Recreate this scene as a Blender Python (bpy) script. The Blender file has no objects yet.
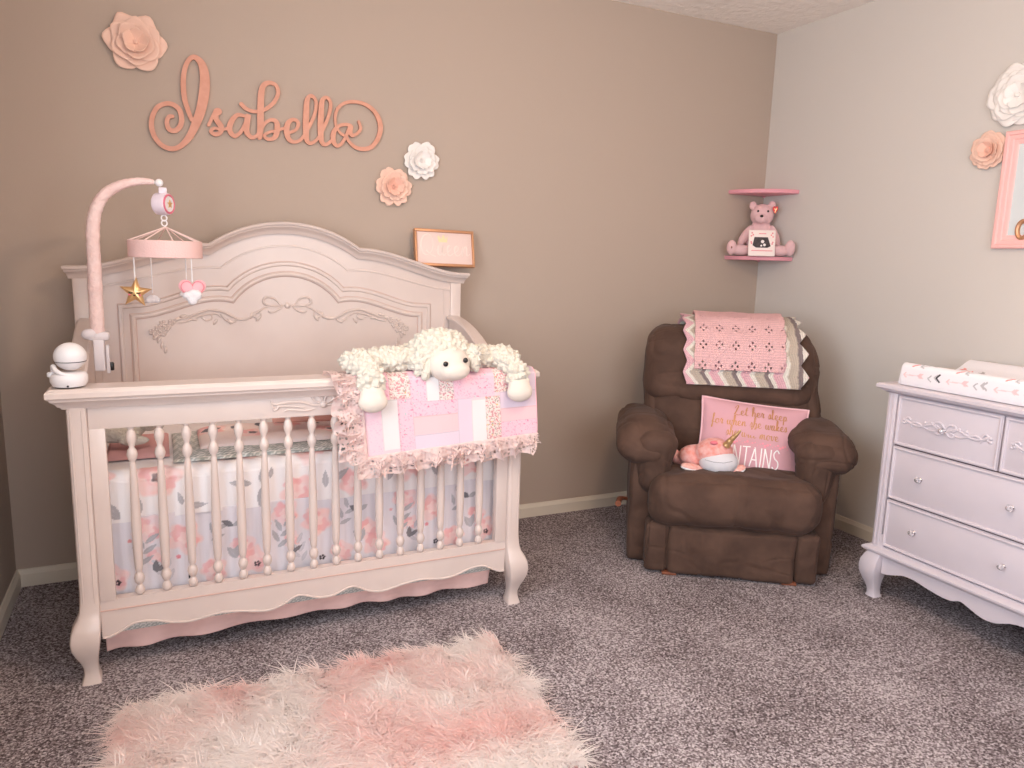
import bpy, bmesh, math, random
import numpy as np
from mathutils import Matrix, Vector, Euler
random.seed(7); rng = np.random.RandomState(7)
S = bpy.context.scene; COL = S.collection
PI = math.pi
def lin(c):
    c = np.asarray(c, float) / 255.
    return np.where(c <= .04045, c / 12.92, ((c + .055) / 1.055) ** 2.4)

# ---------------------------------------------------------------- camera
cam = bpy.data.cameras.new('camera'); cam.sensor_width = 36; cam.lens = 738.75 / 1024 * 36
co = bpy.data.objects.new('camera', cam); COL.objects.link(co); S.camera = co
co.location = (-2.9544, -3.1132, 1.2590)
co.rotation_euler = (math.radians(80.316), math.radians(-1.627), math.radians(-25.276))
cam.clip_start = .02
# ---------------------------------------------------------------- view, world, light
S.view_settings.view_transform = 'Standard'; S.view_settings.look = 'None'
S.view_settings.gamma = 1; S.view_settings.use_curve_mapping = False
S.view_settings.exposure = -0.07
W = bpy.data.worlds.new('world'); S.world = W; W.use_nodes = True
bg = W.node_tree.nodes['Background']; bg.inputs[0].default_value = (.72, .84, 1, 1); bg.inputs[1].default_value = 1.2
def area(name, loc, rot, sx, sy, power, col):
    l = bpy.data.lights.new(name, 'AREA'); l.shape = 'RECTANGLE'; l.size = sx; l.size_y = sy; l.energy = power; l.color = col
    o = bpy.data.objects.new(name, l); o.location = loc; o.rotation_euler = rot; COL.objects.link(o); return o
# daylight through the left window; fill from an added opening behind the camera
area('window_daylight_left', (-3.62, -2.3, 1.5), (0, math.radians(-90), 0), 1.2, 1.5, 60, (.84, .93, 1))
area('added_front_fill', (-2.2, -4.5, 1.5), (math.radians(90), 0, 0), 2.0, 1.3, 50, (.93, .95, 1))  # added fill behind the camera, widened to brighten the lower left wall
def bulb(name, loc, power, col, r=.09):
    l = bpy.data.lights.new(name, 'POINT'); l.energy = power; l.color = col; l.shadow_soft_size = r
    o = bpy.data.objects.new(name, l); o.location = loc; COL.objects.link(o)
bulb('ceiling_lamp_bulb', (-1.9, -2.1, 2.19), 33, (1, .68, .43))

# ---------------------------------------------------------------- materials
def mat(name, c, rough=.6, var=None, vscale=8, bump=0, bscale=60, spec=.4, metal=0, sheen=0, coat=0, attr=False, trans=0, detail=3, sss=0, tl=0):
    m = bpy.data.materials.new(name); m.use_nodes = True; nt = m.node_tree; n = nt.nodes; L = nt.links
    b = n['Principled BSDF']; b.inputs['Roughness'].default_value = rough; b.inputs['Specular IOR Level'].default_value = spec
    b.inputs['Metallic'].default_value = metal; b.inputs['Sheen Weight'].default_value = sheen; b.inputs['Coat Weight'].default_value = coat
    b.inputs['Coat Roughness'].default_value = .25
    b.inputs['Sheen Roughness'].default_value = .4
    b.inputs['Transmission Weight'].default_value = trans
    tc = n.new('ShaderNodeTexCoord')
    if attr:
        a = n.new('ShaderNodeAttribute'); a.attribute_name = 'Col'; L.new(a.outputs['Color'], b.inputs['Base Color'])
    elif var is not None:
        t = n.new('ShaderNodeTexNoise'); t.inputs['Scale'].default_value = vscale; t.inputs['Detail'].default_value = detail
        L.new(tc.outputs['Object'], t.inputs['Vector'])
        r = n.new('ShaderNodeValToRGB'); r.color_ramp.elements[0].position = .35; r.color_ramp.elements[1].position = .65
        r.color_ramp.elements[0].color = (*lin(var), 1); r.color_ramp.elements[1].color = (*lin(c), 1)
        L.new(t.outputs['Fac'], r.inputs['Fac']); L.new(r.outputs['Color'], b.inputs['Base Color'])
    else: b.inputs['Base Color'].default_value = (*lin(c), 1)
    if bump:
        t = n.new('ShaderNodeTexNoise'); t.inputs['Scale'].default_value = bscale; t.inputs['Detail'].default_value = 4
        L.new(tc.outputs['Object'], t.inputs['Vector'])
        bp = n.new('ShaderNodeBump'); bp.inputs['Strength'].default_value = bump; bp.inputs['Distance'].default_value = .01
        L.new(t.outputs['Fac'], bp.inputs['Height']); L.new(bp.outputs['Normal'], b.inputs['Normal'])
    if tl:
        tr = n.new('ShaderNodeBsdfTranslucent'); mx = n.new('ShaderNodeMixShader'); mx.inputs[0].default_value = tl
        src = b.inputs['Base Color'].links
        if src: L.new(src[0].from_socket, tr.inputs['Color'])
        else: tr.inputs['Color'].default_value = b.inputs['Base Color'].default_value
        L.new(b.outputs[0], mx.inputs[1]); L.new(tr.outputs[0], mx.inputs[2]); L.new(mx.outputs[0], n['Material Output'].inputs['Surface'])
    return m
WALL = mat('taupe_wall_paint', (184, 167, 154), .85, bump=.08, bscale=260, spec=.2)
WALLR = mat('light_greige_right_wall', (211, 204, 198), .85, bump=.08, bscale=260, spec=.2)  # right wall colour, lighter and cooler than the other walls
CEIL = mat('ceiling_texture', (250, 243, 236), .9, bump=.9, bscale=26, spec=.1)
TRIM = mat('cream_trim', (225, 214, 198), .45)
PINK = mat('antique_pink_paint', (220, 204, 197), .30, var=(215, 198, 191), vscale=5, spec=.5, coat=.15)
PINKD = mat('antique_pink_glaze', (206, 172, 162), .45, spec=.4)
LILAC = mat('pearl_lilac_paint', (214, 205, 213), .32, var=(209, 200, 208), vscale=5, spec=.5, coat=.2)
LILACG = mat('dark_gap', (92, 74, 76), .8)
BROWN = mat('brown_microsuede', (95, 73, 63), .8, var=(80, 61, 53), vscale=9, bump=.35, bscale=22, spec=.12, sheen=.06)
WHITE = mat('white_plastic', (236, 232, 234), .3)
DARK = mat('black_plastic', (22, 18, 18), .25, spec=.6)
ROSE = mat('rose_gold_sign_paint', (216, 156, 134), .45, var=(207, 145, 122), vscale=30)
COPPER = mat('copper_frame', (200, 148, 112), .4, metal=.4)
GOLD = mat('gold_lame', (236, 196, 142), .32, metal=.75)
PAPERP = mat('peach_paper', (244, 206, 188), .75, sss=.1)
PAPERPD = mat('peach_paper_heart', (242, 194, 176), .75)
PAPERW = mat('white_paper', (244, 238, 234), .75)
VC = mat('printed_fabric', (255, 255, 255), .85, attr=True, bump=.15, bscale=400, spec=.15)
VCK = mat('knitted_fabric', (255, 255, 255), .9, attr=True, bump=.9, bscale=170, spec=.1)
LACE = mat('pink_lace', (244, 226, 222), .8, var=(236, 210, 206), vscale=60, spec=.15, tl=.35)
PLUSHW = mat('cream_plush', (220, 213, 200), .95, bump=.8, bscale=110, spec=.05, sheen=.3)
FACEW = mat('cream_short_plush', (224, 212, 201), .95, bump=.2, bscale=300, spec=.05, sheen=.2)
CLOUD = mat('white_felt', (236, 232, 236), .95, bump=.4, bscale=200, spec=.05)
PLUSHP = mat('pink_plush', (230, 190, 193), .95, bump=.4, bscale=250, spec=.05, sheen=.3)
SHELFP = mat('pink_shelf_paint', (232, 160, 172), .4)
PEACH = mat('coral_plush', (240, 168, 158), .95, var=(250, 205, 195), vscale=60, bump=.4, bscale=250, spec=.05)
SKIRTP = mat('pink_cotton', (238, 196, 190), .9, bump=.2, bscale=200, spec=.1)
FRAMEP = mat('pink_frame_paint', (248, 192, 188), .4)
GLASSK = mat('crystal_knob', (245, 242, 246), .04, spec=.9, coat=1, trans=.75)
SILVER = mat('silver_metal', (190, 184, 186), .25, metal=.9)
RED = mat('red_tag', (212, 60, 62), .5)
WOOD = mat('reddish_wood', (132, 78, 56), .4)
REDP = mat('rose_plush', (232, 128, 140), .9)

# carpet
def carpet():
    m = bpy.data.materials.new('grey_carpet'); m.use_nodes = True; nt = m.node_tree; n = nt.nodes; L = nt.links
    b = n['Principled BSDF']; b.inputs['Roughness'].default_value = 1; b.inputs['Specular IOR Level'].default_value = .05
    tc = n.new('ShaderNodeTexCoord')
    t = n.new('ShaderNodeTexNoise'); t.inputs['Scale'].default_value = 150; t.inputs['Detail'].default_value = 2; t.inputs['Roughness'].default_value = .6
    t3 = n.new('ShaderNodeTexNoise'); t3.inputs['Scale'].default_value = 240; t3.inputs['Detail'].default_value = 2; L.new(tc.outputs['Object'], t3.inputs['Vector'])
    L.new(tc.outputs['Object'], t.inputs['Vector'])
    t2 = n.new('ShaderNodeTexNoise'); t2.inputs['Scale'].default_value = 3.2; t2.inputs['Detail'].default_value = 3
    L.new(tc.outputs['Object'], t2.inputs['Vector'])
    mx = n.new('ShaderNodeMath'); mx.operation = 'MULTIPLY_ADD'; mx.inputs[1].default_value = .16; L.new(t2.outputs['Fac'], mx.inputs[0])
    vo = n.new('ShaderNodeTexVoronoi'); vo.inputs['Scale'].default_value = 190; L.new(tc.outputs['Object'], vo.inputs['Vector'])
    sp = n.new('ShaderNodeSeparateColor'); L.new(vo.outputs['Color'], sp.inputs[0])
    m1 = n.new('ShaderNodeMath'); m1.operation = 'MULTIPLY_ADD'; m1.inputs[1].default_value = .20; L.new(sp.outputs[0], m1.inputs[0])
    m2 = n.new('ShaderNodeMath'); m2.operation = 'MULTIPLY_ADD'; m2.inputs[1].default_value = .45; m2.inputs[2].default_value = .175; L.new(t.outputs['Fac'], m2.inputs[0]); L.new(m2.outputs[0], m1.inputs[2]); L.new(m1.outputs[0], mx.inputs[2])
    r = n.new('ShaderNodeValToRGB'); e = r.color_ramp.elements
    e[0].position = .46; e[0].color = (*lin((80, 70, 71)), 1); e[1].position = .70; e[1].color = (*lin((208, 199, 202)), 1)
    k = e.new(.58); k.color = (*lin((142, 130, 133)), 1)
    L.new(mx.outputs[0], r.inputs['Fac']); L.new(r.outputs['Color'], b.inputs['Base Color'])
    bp = n.new('ShaderNodeBump'); bp.inputs['Strength'].default_value = .8; bp.inputs['Distance'].default_value = .006
    L.new(t3.outputs['Fac'], bp.inputs['Height']); L.new(bp.outputs['Normal'], b.inputs['Normal'])
    return m
CARPET = carpet()

# ---------------------------------------------------------------- mesh helpers
class B:
    def __init__(s, xf=None): s.v = []; s.f = []; s.m = []; s.c = None; s.xf = xf; s.n = 0
    def add(s, vs, fs, m=0, xf=None):
        vs = np.asarray(vs, float).reshape(-1, 3)
        if xf is not None: vs = vs @ np.array(xf.to_3x3()).T + np.array(xf.translation)
        if s.xf is not None: vs = vs @ np.array(s.xf.to_3x3()).T + np.array(s.xf.translation)
        s.v.append(vs); o = s.n; s.n += len(vs)
        s.f += [tuple(int(i) + o for i in f) for f in fs]; s.m += [m] * len(fs); return s
    def bm(s, bm, m=0, xf=None):
        bm.verts.index_update()
        s.add([tuple(v.co) for v in bm.verts], [[v.index for v in f.verts] for f in bm.faces], m, xf); bm.free(); return s
    def box(s, x0, x1, y0, y1, z0, z1, bev=.003, m=0, seg=2, xf=None):
        bm = bmesh.new(); bmesh.ops.create_cube(bm, size=1)
        sx, sy, sz = abs(x1 - x0), abs(y1 - y0), abs(z1 - z0)
        for v in bm.verts: v.co = (v.co.x * sx + (x0 + x1) / 2, v.co.y * sy + (y0 + y1) / 2, v.co.z * sz + (z0 + z1) / 2)
        if bev: bmesh.ops.bevel(bm, geom=bm.edges[:], offset=min(bev, min(sx, sy, sz) * .45), segments=seg, profile=.5, affect='EDGES')
        return s.bm(bm, m, xf)
    def ell(s, c, r, m=0, sub=3, xf=None, rot=None):
        bm = bmesh.new(); bmesh.ops.create_icosphere(bm, subdivisions=sub, radius=1)
        R = Euler(rot).to_matrix() if rot else Matrix.Identity(3)
        for v in bm.verts: v.co = R @ Vector((v.co.x * r[0], v.co.y * r[1], v.co.z * r[2])) + Vector(c)
        return s.bm(bm, m, xf)
    def build(s, name, mats, parent=None, sharp=40, origin=None, col=None):
        vs = np.concatenate(s.v); lo, hi = vs.min(0), vs.max(0)
        o3 = np.array([(lo[0] + hi[0]) / 2, (lo[1] + hi[1]) / 2, lo[2]]) if origin is None else np.array(origin, float)
        me = bpy.data.meshes.new(name); me.from_pydata((vs - o3).tolist(), [], s.f)
        for k in (mats if isinstance(mats, (list, tuple)) else [mats]): me.materials.append(k)
        me.polygons.foreach_set('material_index', s.m); me.polygons.foreach_set('use_smooth', [True] * len(s.f))
        if sharp: me.set_sharp_from_angle(angle=math.radians(sharp))
        if col is not None:
            a = me.color_attributes.new('Col', 'FLOAT_COLOR', 'POINT')
            c4 = np.ones((len(vs), 4)); c4[:, :3] = lin(np.clip(col, 0, 255)); a.data.foreach_set('color', c4.ravel())
        me.update(); o = bpy.data.objects.new(name, me); COL.objects.link(o)
        if parent is not None: o.parent = parent; o3 = o3 - wloc(parent)
        o.location = o3; return o
def wloc(o):
    p = np.zeros(3)
    while o is not None: p = p + np.array(o.location); o = o.parent
    return p
def tag(o, label, cat, group=None, kind=None):
    o['label'] = label; o['category'] = cat
    if group: o['group'] = group
    if kind: o['kind'] = kind
    return o
def thing(name, label, cat, loc, group=None):
    o = bpy.data.objects.new(name, None); o.empty_display_size = .1; COL.objects.link(o); o.location = loc; return tag(o, label, cat, group)
def struct(o): o['kind'] = 'structure'; return o
def cr(P, n=6, closed=False):
    P = [np.array(p, float) for p in P]; N = len(P); out = []
    rg = range(N) if closed else range(N - 1)
    for i in rg:
        if closed: a, b, c, d = P[(i - 1) % N], P[i], P[(i + 1) % N], P[(i + 2) % N]
        else: a, b, c, d = P[max(i - 1, 0)], P[i], P[i + 1], P[min(i + 2, N - 1)]
        for k in range(n):
            t = k / n; out.append(.5 * (2 * b + (c - a) * t + (2 * a - 5 * b + 4 * c - d) * t * t + (3 * b - a - 3 * c + d) * t ** 3))
    if not closed: out.append(P[-1])
    return np.array(out)
def tube(P, r, seg=8, closed=False, flat=(1, 1), up=(0, 0, 1)):
    P = np.asarray(P, float); N = len(P); r = np.broadcast_to(np.asarray(r, float), (N,))
    if closed: T = np.roll(P, -1, 0) - np.roll(P, 1, 0)
    else: T = np.gradient(P, axis=0)
    T /= np.linalg.norm(T, axis=1)[:, None] + 1e-12
    u = np.array(up, float)
    if abs(T[0] @ u) > .95: u = np.array([1, 0, 0.])
    n = np.cross(T[0], u); n /= np.linalg.norm(n); V = []
    for i in range(N):
        n = n - (n @ T[i]) * T[i]; n /= np.linalg.norm(n) + 1e-12; b = np.cross(T[i], n)
        for k in range(seg):
            a = 2 * PI * k / seg; V.append(P[i] + r[i] * (math.cos(a) * n * flat[0] + math.sin(a) * b * flat[1]))
    F = []
    for i in range(N if closed else N - 1):
        j = (i + 1) % N
        for k in range(seg):
            l = (k + 1) % seg; F.append((i * seg + k, i * seg + l, j * seg + l, j * seg + k))
    if not closed: F.append(tuple(range(seg))[::-1]); F.append(tuple((N - 1) * seg + k for k in range(seg)))
    return V, F
def lathe(prof, c=(0, 0, 0), seg=20, axis='z'):
    V = []; F = []
    for r, z in prof:
        for k in range(seg):
            a = 2 * PI * k / seg; p = (r * math.cos(a), r * math.sin(a), z)
            if axis == 'x': p = (p[2], p[0], p[1])
            if axis == 'y': p = (p[0], p[2], p[1])
            V.append((p[0] + c[0], p[1] + c[1], p[2] + c[2]))
    for i in range(len(prof) - 1):
        for k in range(seg):
            l = (k + 1) % seg; F.append((i * seg + k, i * seg + l, (i + 1) * seg + l, (i + 1) * seg + k))
    F.append(tuple(range(seg))[::-1]); F.append(tuple((len(prof) - 1) * seg + k for k in range(seg)))
    return V, F
def grid(fn, nu, nv, closed_u=False, keep=None):
    """fn(U,V)->(X,Y,Z) with U,V in 0..1"""
    u = np.linspace(0, 1, nu + 1); v = np.linspace(0, 1, nv + 1); U, V = np.meshgrid(u, v)
    X, Y, Z = fn(U, V); P = np.stack([X + 0 * U, Y + 0 * U, Z + 0 * U], -1).reshape(-1, 3); F = []
    for j in range(nv):
        for i in range(nu):
            if keep is not None and not keep((i + .5) / nu, (j + .5) / nv): continue
            a = j * (nu + 1) + i; F.append((a, a + 1, a + nu + 2, a + nu + 1))
    return P, F, U.ravel(), V.ravel()
def poly(pts, mp, d0, d1):
    """closed 2-D outline extruded; mp(u,v,d)->xyz"""
    N = len(pts); V = [mp(u, v, d0) for u, v in pts] + [mp(u, v, d1) for u, v in pts]
    F = [tuple(range(N)), tuple(range(2 * N - 1, N - 1, -1))] + [(i, (i + 1) % N, N + (i + 1) % N, N + i)[::-1] for i in range(N)]
    return V, F
def ribbon(P, w, mp, d0, d1, bev=.0012, slope=0):
    P = np.asarray(P, float); N = len(P); w = np.broadcast_to(np.asarray(w, float), (N,)) / 2; sl = np.linspace(0, slope, N)
    T = np.gradient(P, axis=0); T /= np.linalg.norm(T, axis=1)[:, None] + 1e-12; Nn = np.stack([-T[:, 1], T[:, 0]], -1)
    rows = [(-1, 0, d0), (-1, 0, d1), (1, 0, d1), (1, 0, d0)]
    V = []; F = []; K = len(rows)
    for i in range(N):
        for s, b, d in rows: p = P[i] + Nn[i] * (s * w[i] + b); V.append(mp(p[0], p[1], d + (sl[i] if d == d1 else 0)))
    for i in range(N - 1):
        for k in range(K):
            l = (k + 1) % K; F.append((i * K + k, i * K + l, (i + 1) * K + l, (i + 1) * K + k))
    F += [tuple(range(K))[::-1], tuple((N - 1) * K + k for k in range(K))]
    return V, F
def disc(c, r, mp, d0, d1, n=14): return poly([(c[0] + r * math.cos(2 * PI * k / n), c[1] + r * math.sin(2 * PI * k / n)) for k in range(n)], mp, d0, d1)
def rbox(h, r, n=10, puff=(0, 0, 0), fn=None, noise=0, seed=0, crease=0):
    """rounded, puffed cushion block centred at 0: returns V,F"""
    V = []; F = []; idx = {}
    h = np.array(h, float); cnt = 0
    def key(a): return tuple(np.round(a, 5))
    for ax in range(3):
        for sg in (-1, 1):
            for j in range(n):
                for i in range(n):
                    q = []
                    for (a, b) in ((i, j), (i + 1, j), (i + 1, j + 1), (i, j + 1)):
                        p = np.zeros(3); p[ax] = sg; p[(ax + 1) % 3] = -1 + 2 * a / n; p[(ax + 2) % 3] = -1 + 2 * b / n
                        k = key(p)
                        if k not in idx: idx[k] = len(V); V.append(p)
                        q.append(idx[k])
                    F.append(tuple(q) if sg > 0 else tuple(q[::-1]))
    P = np.array(V); Q = P * h; inn = np.clip(Q, -(h - r), h - r); d = Q - inn; L = np.linalg.norm(d, axis=1)[:, None]
    out = inn + np.where(L > 1e-9, d / (L + 1e-12), 0) * np.minimum(r, 1e9) * (L > 1e-9)
    for ax in range(3):
        a, b = (ax + 1) % 3, (ax + 2) % 3
        out[:, ax] += np.sign(P[:, ax]) * (np.abs(P[:, ax]) ** 2) * puff[ax] * np.cos(P[:, a] * PI / 2) ** .7 * np.cos(P[:, b] * PI / 2) ** .7
    if noise:
        out += noise * np.stack([vnoise(out[:, 0] * 9 + seed, out[:, 2] * 9), vnoise(out[:, 1] * 9 + seed, out[:, 2] * 7 + 5), vnoise(out[:, 0] * 8 + 9, out[:, 1] * 8 + seed)], -1)
    if crease:
        nn = d / (L + 1e-9); cz = vnoise(out[:, 0] * 13 + seed * 3, out[:, 2] * 4.5 + out[:, 1] * 5); cy = vnoise(out[:, 0] * 4 + seed, out[:, 2] * 15 + out[:, 1] * 9 + 40)
        k = np.clip(1 - np.abs(cz) * 7, 0, 1) * .8 + np.clip(1 - np.abs(cy) * 8, 0, 1) * .5; out -= nn * (crease * k)[:, None]
    if fn is not None: out = fn(out)
    return out, F
def vnoise(x, y, seed=0):
    x = np.asarray(x, float) + 1000; y = np.asarray(y, float) + 1000; xi = np.floor(x).astype(int); yi = np.floor(y).astype(int); fx = x - xi; fy = y - yi
    fx = fx * fx * (3 - 2 * fx); fy = fy * fy * (3 - 2 * fy)
    def h(a, b): s = np.sin(a * 127.1 + b * 311.7 + seed * 17.3) * 43758.5453; return (s - np.floor(s)) * 2 - 1
    return (h(xi, yi) * (1 - fx) + h(xi + 1, yi) * fx) * (1 - fy) + (h(xi, yi + 1) * (1 - fx) + h(xi + 1, yi + 1) * fx) * fy
def sweep2(path, prof, mp, closed_prof=False):
    """mitred sweep of prof [(n,d)] along 2-D path; mp(u,v,d)"""
    P = np.asarray(path, float); N = len(P); V = []; F = []; K = len(prof)
    for i in range(N):
        a = P[i] - P[i - 1] if i else P[1] - P[0]; b = P[i + 1] - P[i] if i < N - 1 else a
        a = a / (np.linalg.norm(a) + 1e-12); b = b / (np.linalg.norm(b) + 1e-12)
        na = np.array([-a[1], a[0]]); nb = np.array([-b[1], b[0]]); m = na + nb; m /= np.linalg.norm(m); m /= max(.35, m @ na)
        for nn, d in prof: q = P[i] + m * nn; V.append(mp(q[0], q[1], d))
    for i in range(N - 1):
        for k in range(K - 1): F.append((i * K + k, i * K + k + 1, (i + 1) * K + k + 1, (i + 1) * K + k))
    F += [tuple(range(K))[::-1], tuple((N - 1) * K + k for k in range(K))]
    return V, F
def mod_cloth(o, t=.002):
    m = o.modifiers.new('thickness', 'SOLIDIFY'); m.thickness = t; m.offset = 0; return o
def plush(o, vox=.006, disp=.006, size=.012, ttype='CLOUDS', name='fur'):
    r = o.modifiers.new('merge', 'REMESH'); r.mode = 'VOXEL'; r.voxel_size = vox; r.use_smooth_shade = True
    s = o.modifiers.new('soft', 'SMOOTH'); s.factor = .5; s.iterations = 3
    if disp:
        t = bpy.data.textures.new(name, ttype); t.noise_scale = size
        d = o.modifiers.new('curl', 'DISPLACE'); d.texture = t; d.strength = disp; d.texture_coords = 'LOCAL'; d.mid_level = .4
    return o
def cylinder_between(b, p, q, r, m=0, seg=10): b.add(*tube([p, q], r, seg), m=m)
def dup(o, loc):
    c = o.copy(); COL.objects.link(c); c.location = loc; return c

# ================================================================ ROOM
LX, FY, H = -3.484, -4.3, 2.44
struct(B().box(LX - .1, .1, FY - .1, .1, -.1, 0, 0).build('floor', CARPET, origin=(0, 0, 0)))
struct(B().box(LX - .1, .1, FY - .1, .1, H, H + .1, 0).build('ceiling', CEIL))
struct(B().box(LX - .1, .1, 0, .1, 0, H, 0).build('wall_back', WALL, origin=(0, 0, 0)))
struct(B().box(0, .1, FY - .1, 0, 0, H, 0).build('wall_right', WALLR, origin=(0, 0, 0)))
def holed(axis, a0, a1, h0, h1, w0, w1, c0, c1, name):     # wall with a window opening
    b = B()
    for (s, e, z0, z1) in ((a0, w0, 0, H), (w1, a1, 0, H), (w0, w1, 0, h0), (w0, w1, h1, H)):
        if axis == 'y': b.box(c0, c1, s, e, z0, z1, 0)
        else: b.box(s, e, c0, c1, z0, z1, 0)
    struct(b.build(name, WALL))
holed('y', FY, 0, .9, 2.1, -3.05, -1.55, LX - .1, LX, 'wall_left')
holed('x', LX, 0, .9, 2.1, -3.2, -1.2, FY - .1, FY, 'wall_front')  # unseen opening added to let the front fill light in
def wframe(axis, w0, w1, c, name):
    b = B(); t = .05
    def bx(s, e, z0, z1, d=.05):
        if axis == 'y': b.box(c - d, c + .02, s, e, z0, z1, .004)
        else: b.box(s, e, c - d, c + .02, z0, z1, .004)
    bx(w0 - t, w0 + .02, .85, 2.15); bx(w1 - .02, w1 + t, .85, 2.15); bx(w0, w1, .85, .92); bx(w0, w1, 2.08, 2.15)
    bx((w0 + w1) / 2 - .02, (w0 + w1) / 2 + .02, .9, 2.1, .03); bx(w0, w1, 1.48, 1.52, .03)
    struct(b.build(name, TRIM))
wframe('y', -3.05, -1.55, LX, 'window_1'); wframe('x', -3.2, -1.2, FY, 'added_front_window')  # second frame trims the added, unseen front opening
bh = .066
def base(name, pts):
    b = B()
    prof = [(0, 0), (.014, 0), (.014, bh * .72), (.009, bh * .86), (.006, bh), (0, bh)]
    (x0, y0), (x1, y1) = pts; d = np.array([x1 - x0, y1 - y0]); d = d / np.linalg.norm(d); n = np.array([-d[1], d[0]]); V = []
    for p in ((x0, y0), (x1, y1)):
        for a, z in prof: V.append((p[0] + n[0] * a, p[1] + n[1] * a, z))
    K = len(prof); b.add(V, [(k, (k + 1) % K, K + (k + 1) % K, K + k) for k in range(K)] + [tuple(range(K)), tuple(range(K, 2 * K))])
    struct(b.build(name, TRIM, sharp=20))
base('baseboard_back', ((0, 0), (LX, 0))); base('baseboard_right', ((0, FY), (0, 0)))
base('baseboard_left', ((LX, 0), (LX, FY))); base('baseboard_front', ((LX, FY), (0, FY)))

# ceiling lamp (behind the camera's view)
EM = bpy.data.materials.new('lamp_glow'); EM.use_nodes = True
_b = EM.node_tree.nodes['Principled BSDF']; _b.inputs['Emission Color'].default_value = (1, .75, .5, 1); _b.inputs['Emission Strength'].default_value = 3
t = thing('ceiling_lamp', 'flush round ceiling lamp with a warm frosted bowl', 'ceiling lamp', (-1.9, -2.1, H))
B().add(*lathe([(.17, H), (.17, H - .03), (.15, H - .035)], (-1.9, -2.1, 0), 32)).build('base_plate', SILVER, t)
B().add(*lathe([(.155, H - .036), (.15, H - .07), (.11, H - .1), (.05, H - .115), (.002, H - .118)], (-1.9, -2.1, 0), 32)).build('glass_bowl', EM, t)

# ================================================================ CRIB
X0 = -2.505
crib = thing('baby_crib', 'antique pink wooden crib with arched carved headboard and turned spindles', 'crib', (X0, -.45, 0))
def circ_arch(x, k, zk, zp):
    h = zp - zk; R = (k * k + h * h) / (2 * h); return zp - R + np.sqrt(np.maximum(R * R - x * x, 0))
def arch(w, zc, k, zk, zp, m0, n=14):
    """outline from left corner to right corner"""
    L = []
    for i in range(n + 1):
        t = i / n; z = zk * (2 * t ** 3 - 3 * t * t + 1) + m0 * (t ** 3 - 2 * t * t + t) + zc * (3 * t * t - 2 * t ** 3); L.append((k + (w - k) * t, z))
    C = [(x, float(circ_arch(x, k, zk, zp))) for x in np.linspace(-k, k, 2 * n + 1)]
    return [(X0 - x, z) for x, z in L[::-1]] + [(X0 + x, z) for x, z in C[1:-1]] + [(X0 + x, z) for x, z in L]
mpf = lambda y0: (lambda u, v, d: (u, y0 - d, v))
HB = thing  # alias not used
b = B(); top = arch(.70, 1.165, .27, 1.255, 1.345, .02)
b.add(*poly(top + [(X0 + .70, .22), (X0 - .70, .22)], mpf(-.05), 0, .065))
hb = b.build('headboard', PINK, crib)
# crown moulding: profile swept with vertical offset
cw = arch(.728, 1.19, .277, 1.282, 1.371, .015)
prof = [(-.045, .062), (-.045, .078), (-.036, .082), (-.028, .088), (-.020, .102), (-.014, .104), (-.012, .112), (-.003, .114), (.0, .108), (.0, .03), (-.045, .03)]
V = []; F = []; K = len(prof)
for i, (x, z) in enumerate(cw):
    for dz, d in prof: V.append((x + (x - X0) / .728 * (d - .062) * .4 * (abs(x - X0) > .70), -.05 - d, z + dz))
for i in range(len(cw) - 1):
    for k in range(K): l = (k + 1) % K; F.append((i * K + k, i * K + l, (i + 1) * K + l, (i + 1) * K + k))
F += [tuple(range(K))[::-1], tuple((len(cw) - 1) * K + k for k in range(K))]
B().add(V, F).build('crown_moulding', PINK, hb, sharp=30)
HF = -.115
def framepath(w, zc, k, zk, zp, m0, zb=.3):
    a = arch(w, zc, k, zk, zp, m0); return [(X0 - w, zb)] + a + [(X0 + w, zb)]
B().add(*sweep2(arch(.70, 1.112, .237, 1.187, 1.276, .04), [(0, -.002), (.0015, .004), (.006, .004), (.009, -.002)], mpf(HF))).build('panel_bead', PINK, hb, sharp=30)
for sx in (-1, 1): B().add(*sweep2([(X0 + sx * .648, .3), (X0 + sx * .648, 1.11)], [(-.003, -.002), (-.002, .003), (.002, .003), (.003, -.002)], mpf(HF))).build('stile_bead', PINK, hb, sharp=30)
ip = framepath(.535, 1.006, .199, 1.064, 1.167, .10)
B().add(*sweep2(ip, [(-.004, -.002), (-.002, .007), (.004, .010), (.010, .009), (.014, .004), (.017, .0025), (.036, .0025), (.039, .007), (.045, .008), (.050, .007), (.053, -.002)], mpf(HF))).build('panel_frame', PINK, hb, sharp=25)
B().add(*sweep2(ip, [(-.0055, -.001), (-.0045, .002), (-.002, .002)], mpf(HF))).add(*sweep2(ip, [(.0145, .001), (.0155, .004), (.017, .003)], mpf(HF))).add(*sweep2(ip, [(.053, -.001), (.054, .0015), (.056, -.001)], mpf(HF))).build('glazed_groove', PINKD, hb, sharp=25)
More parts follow.
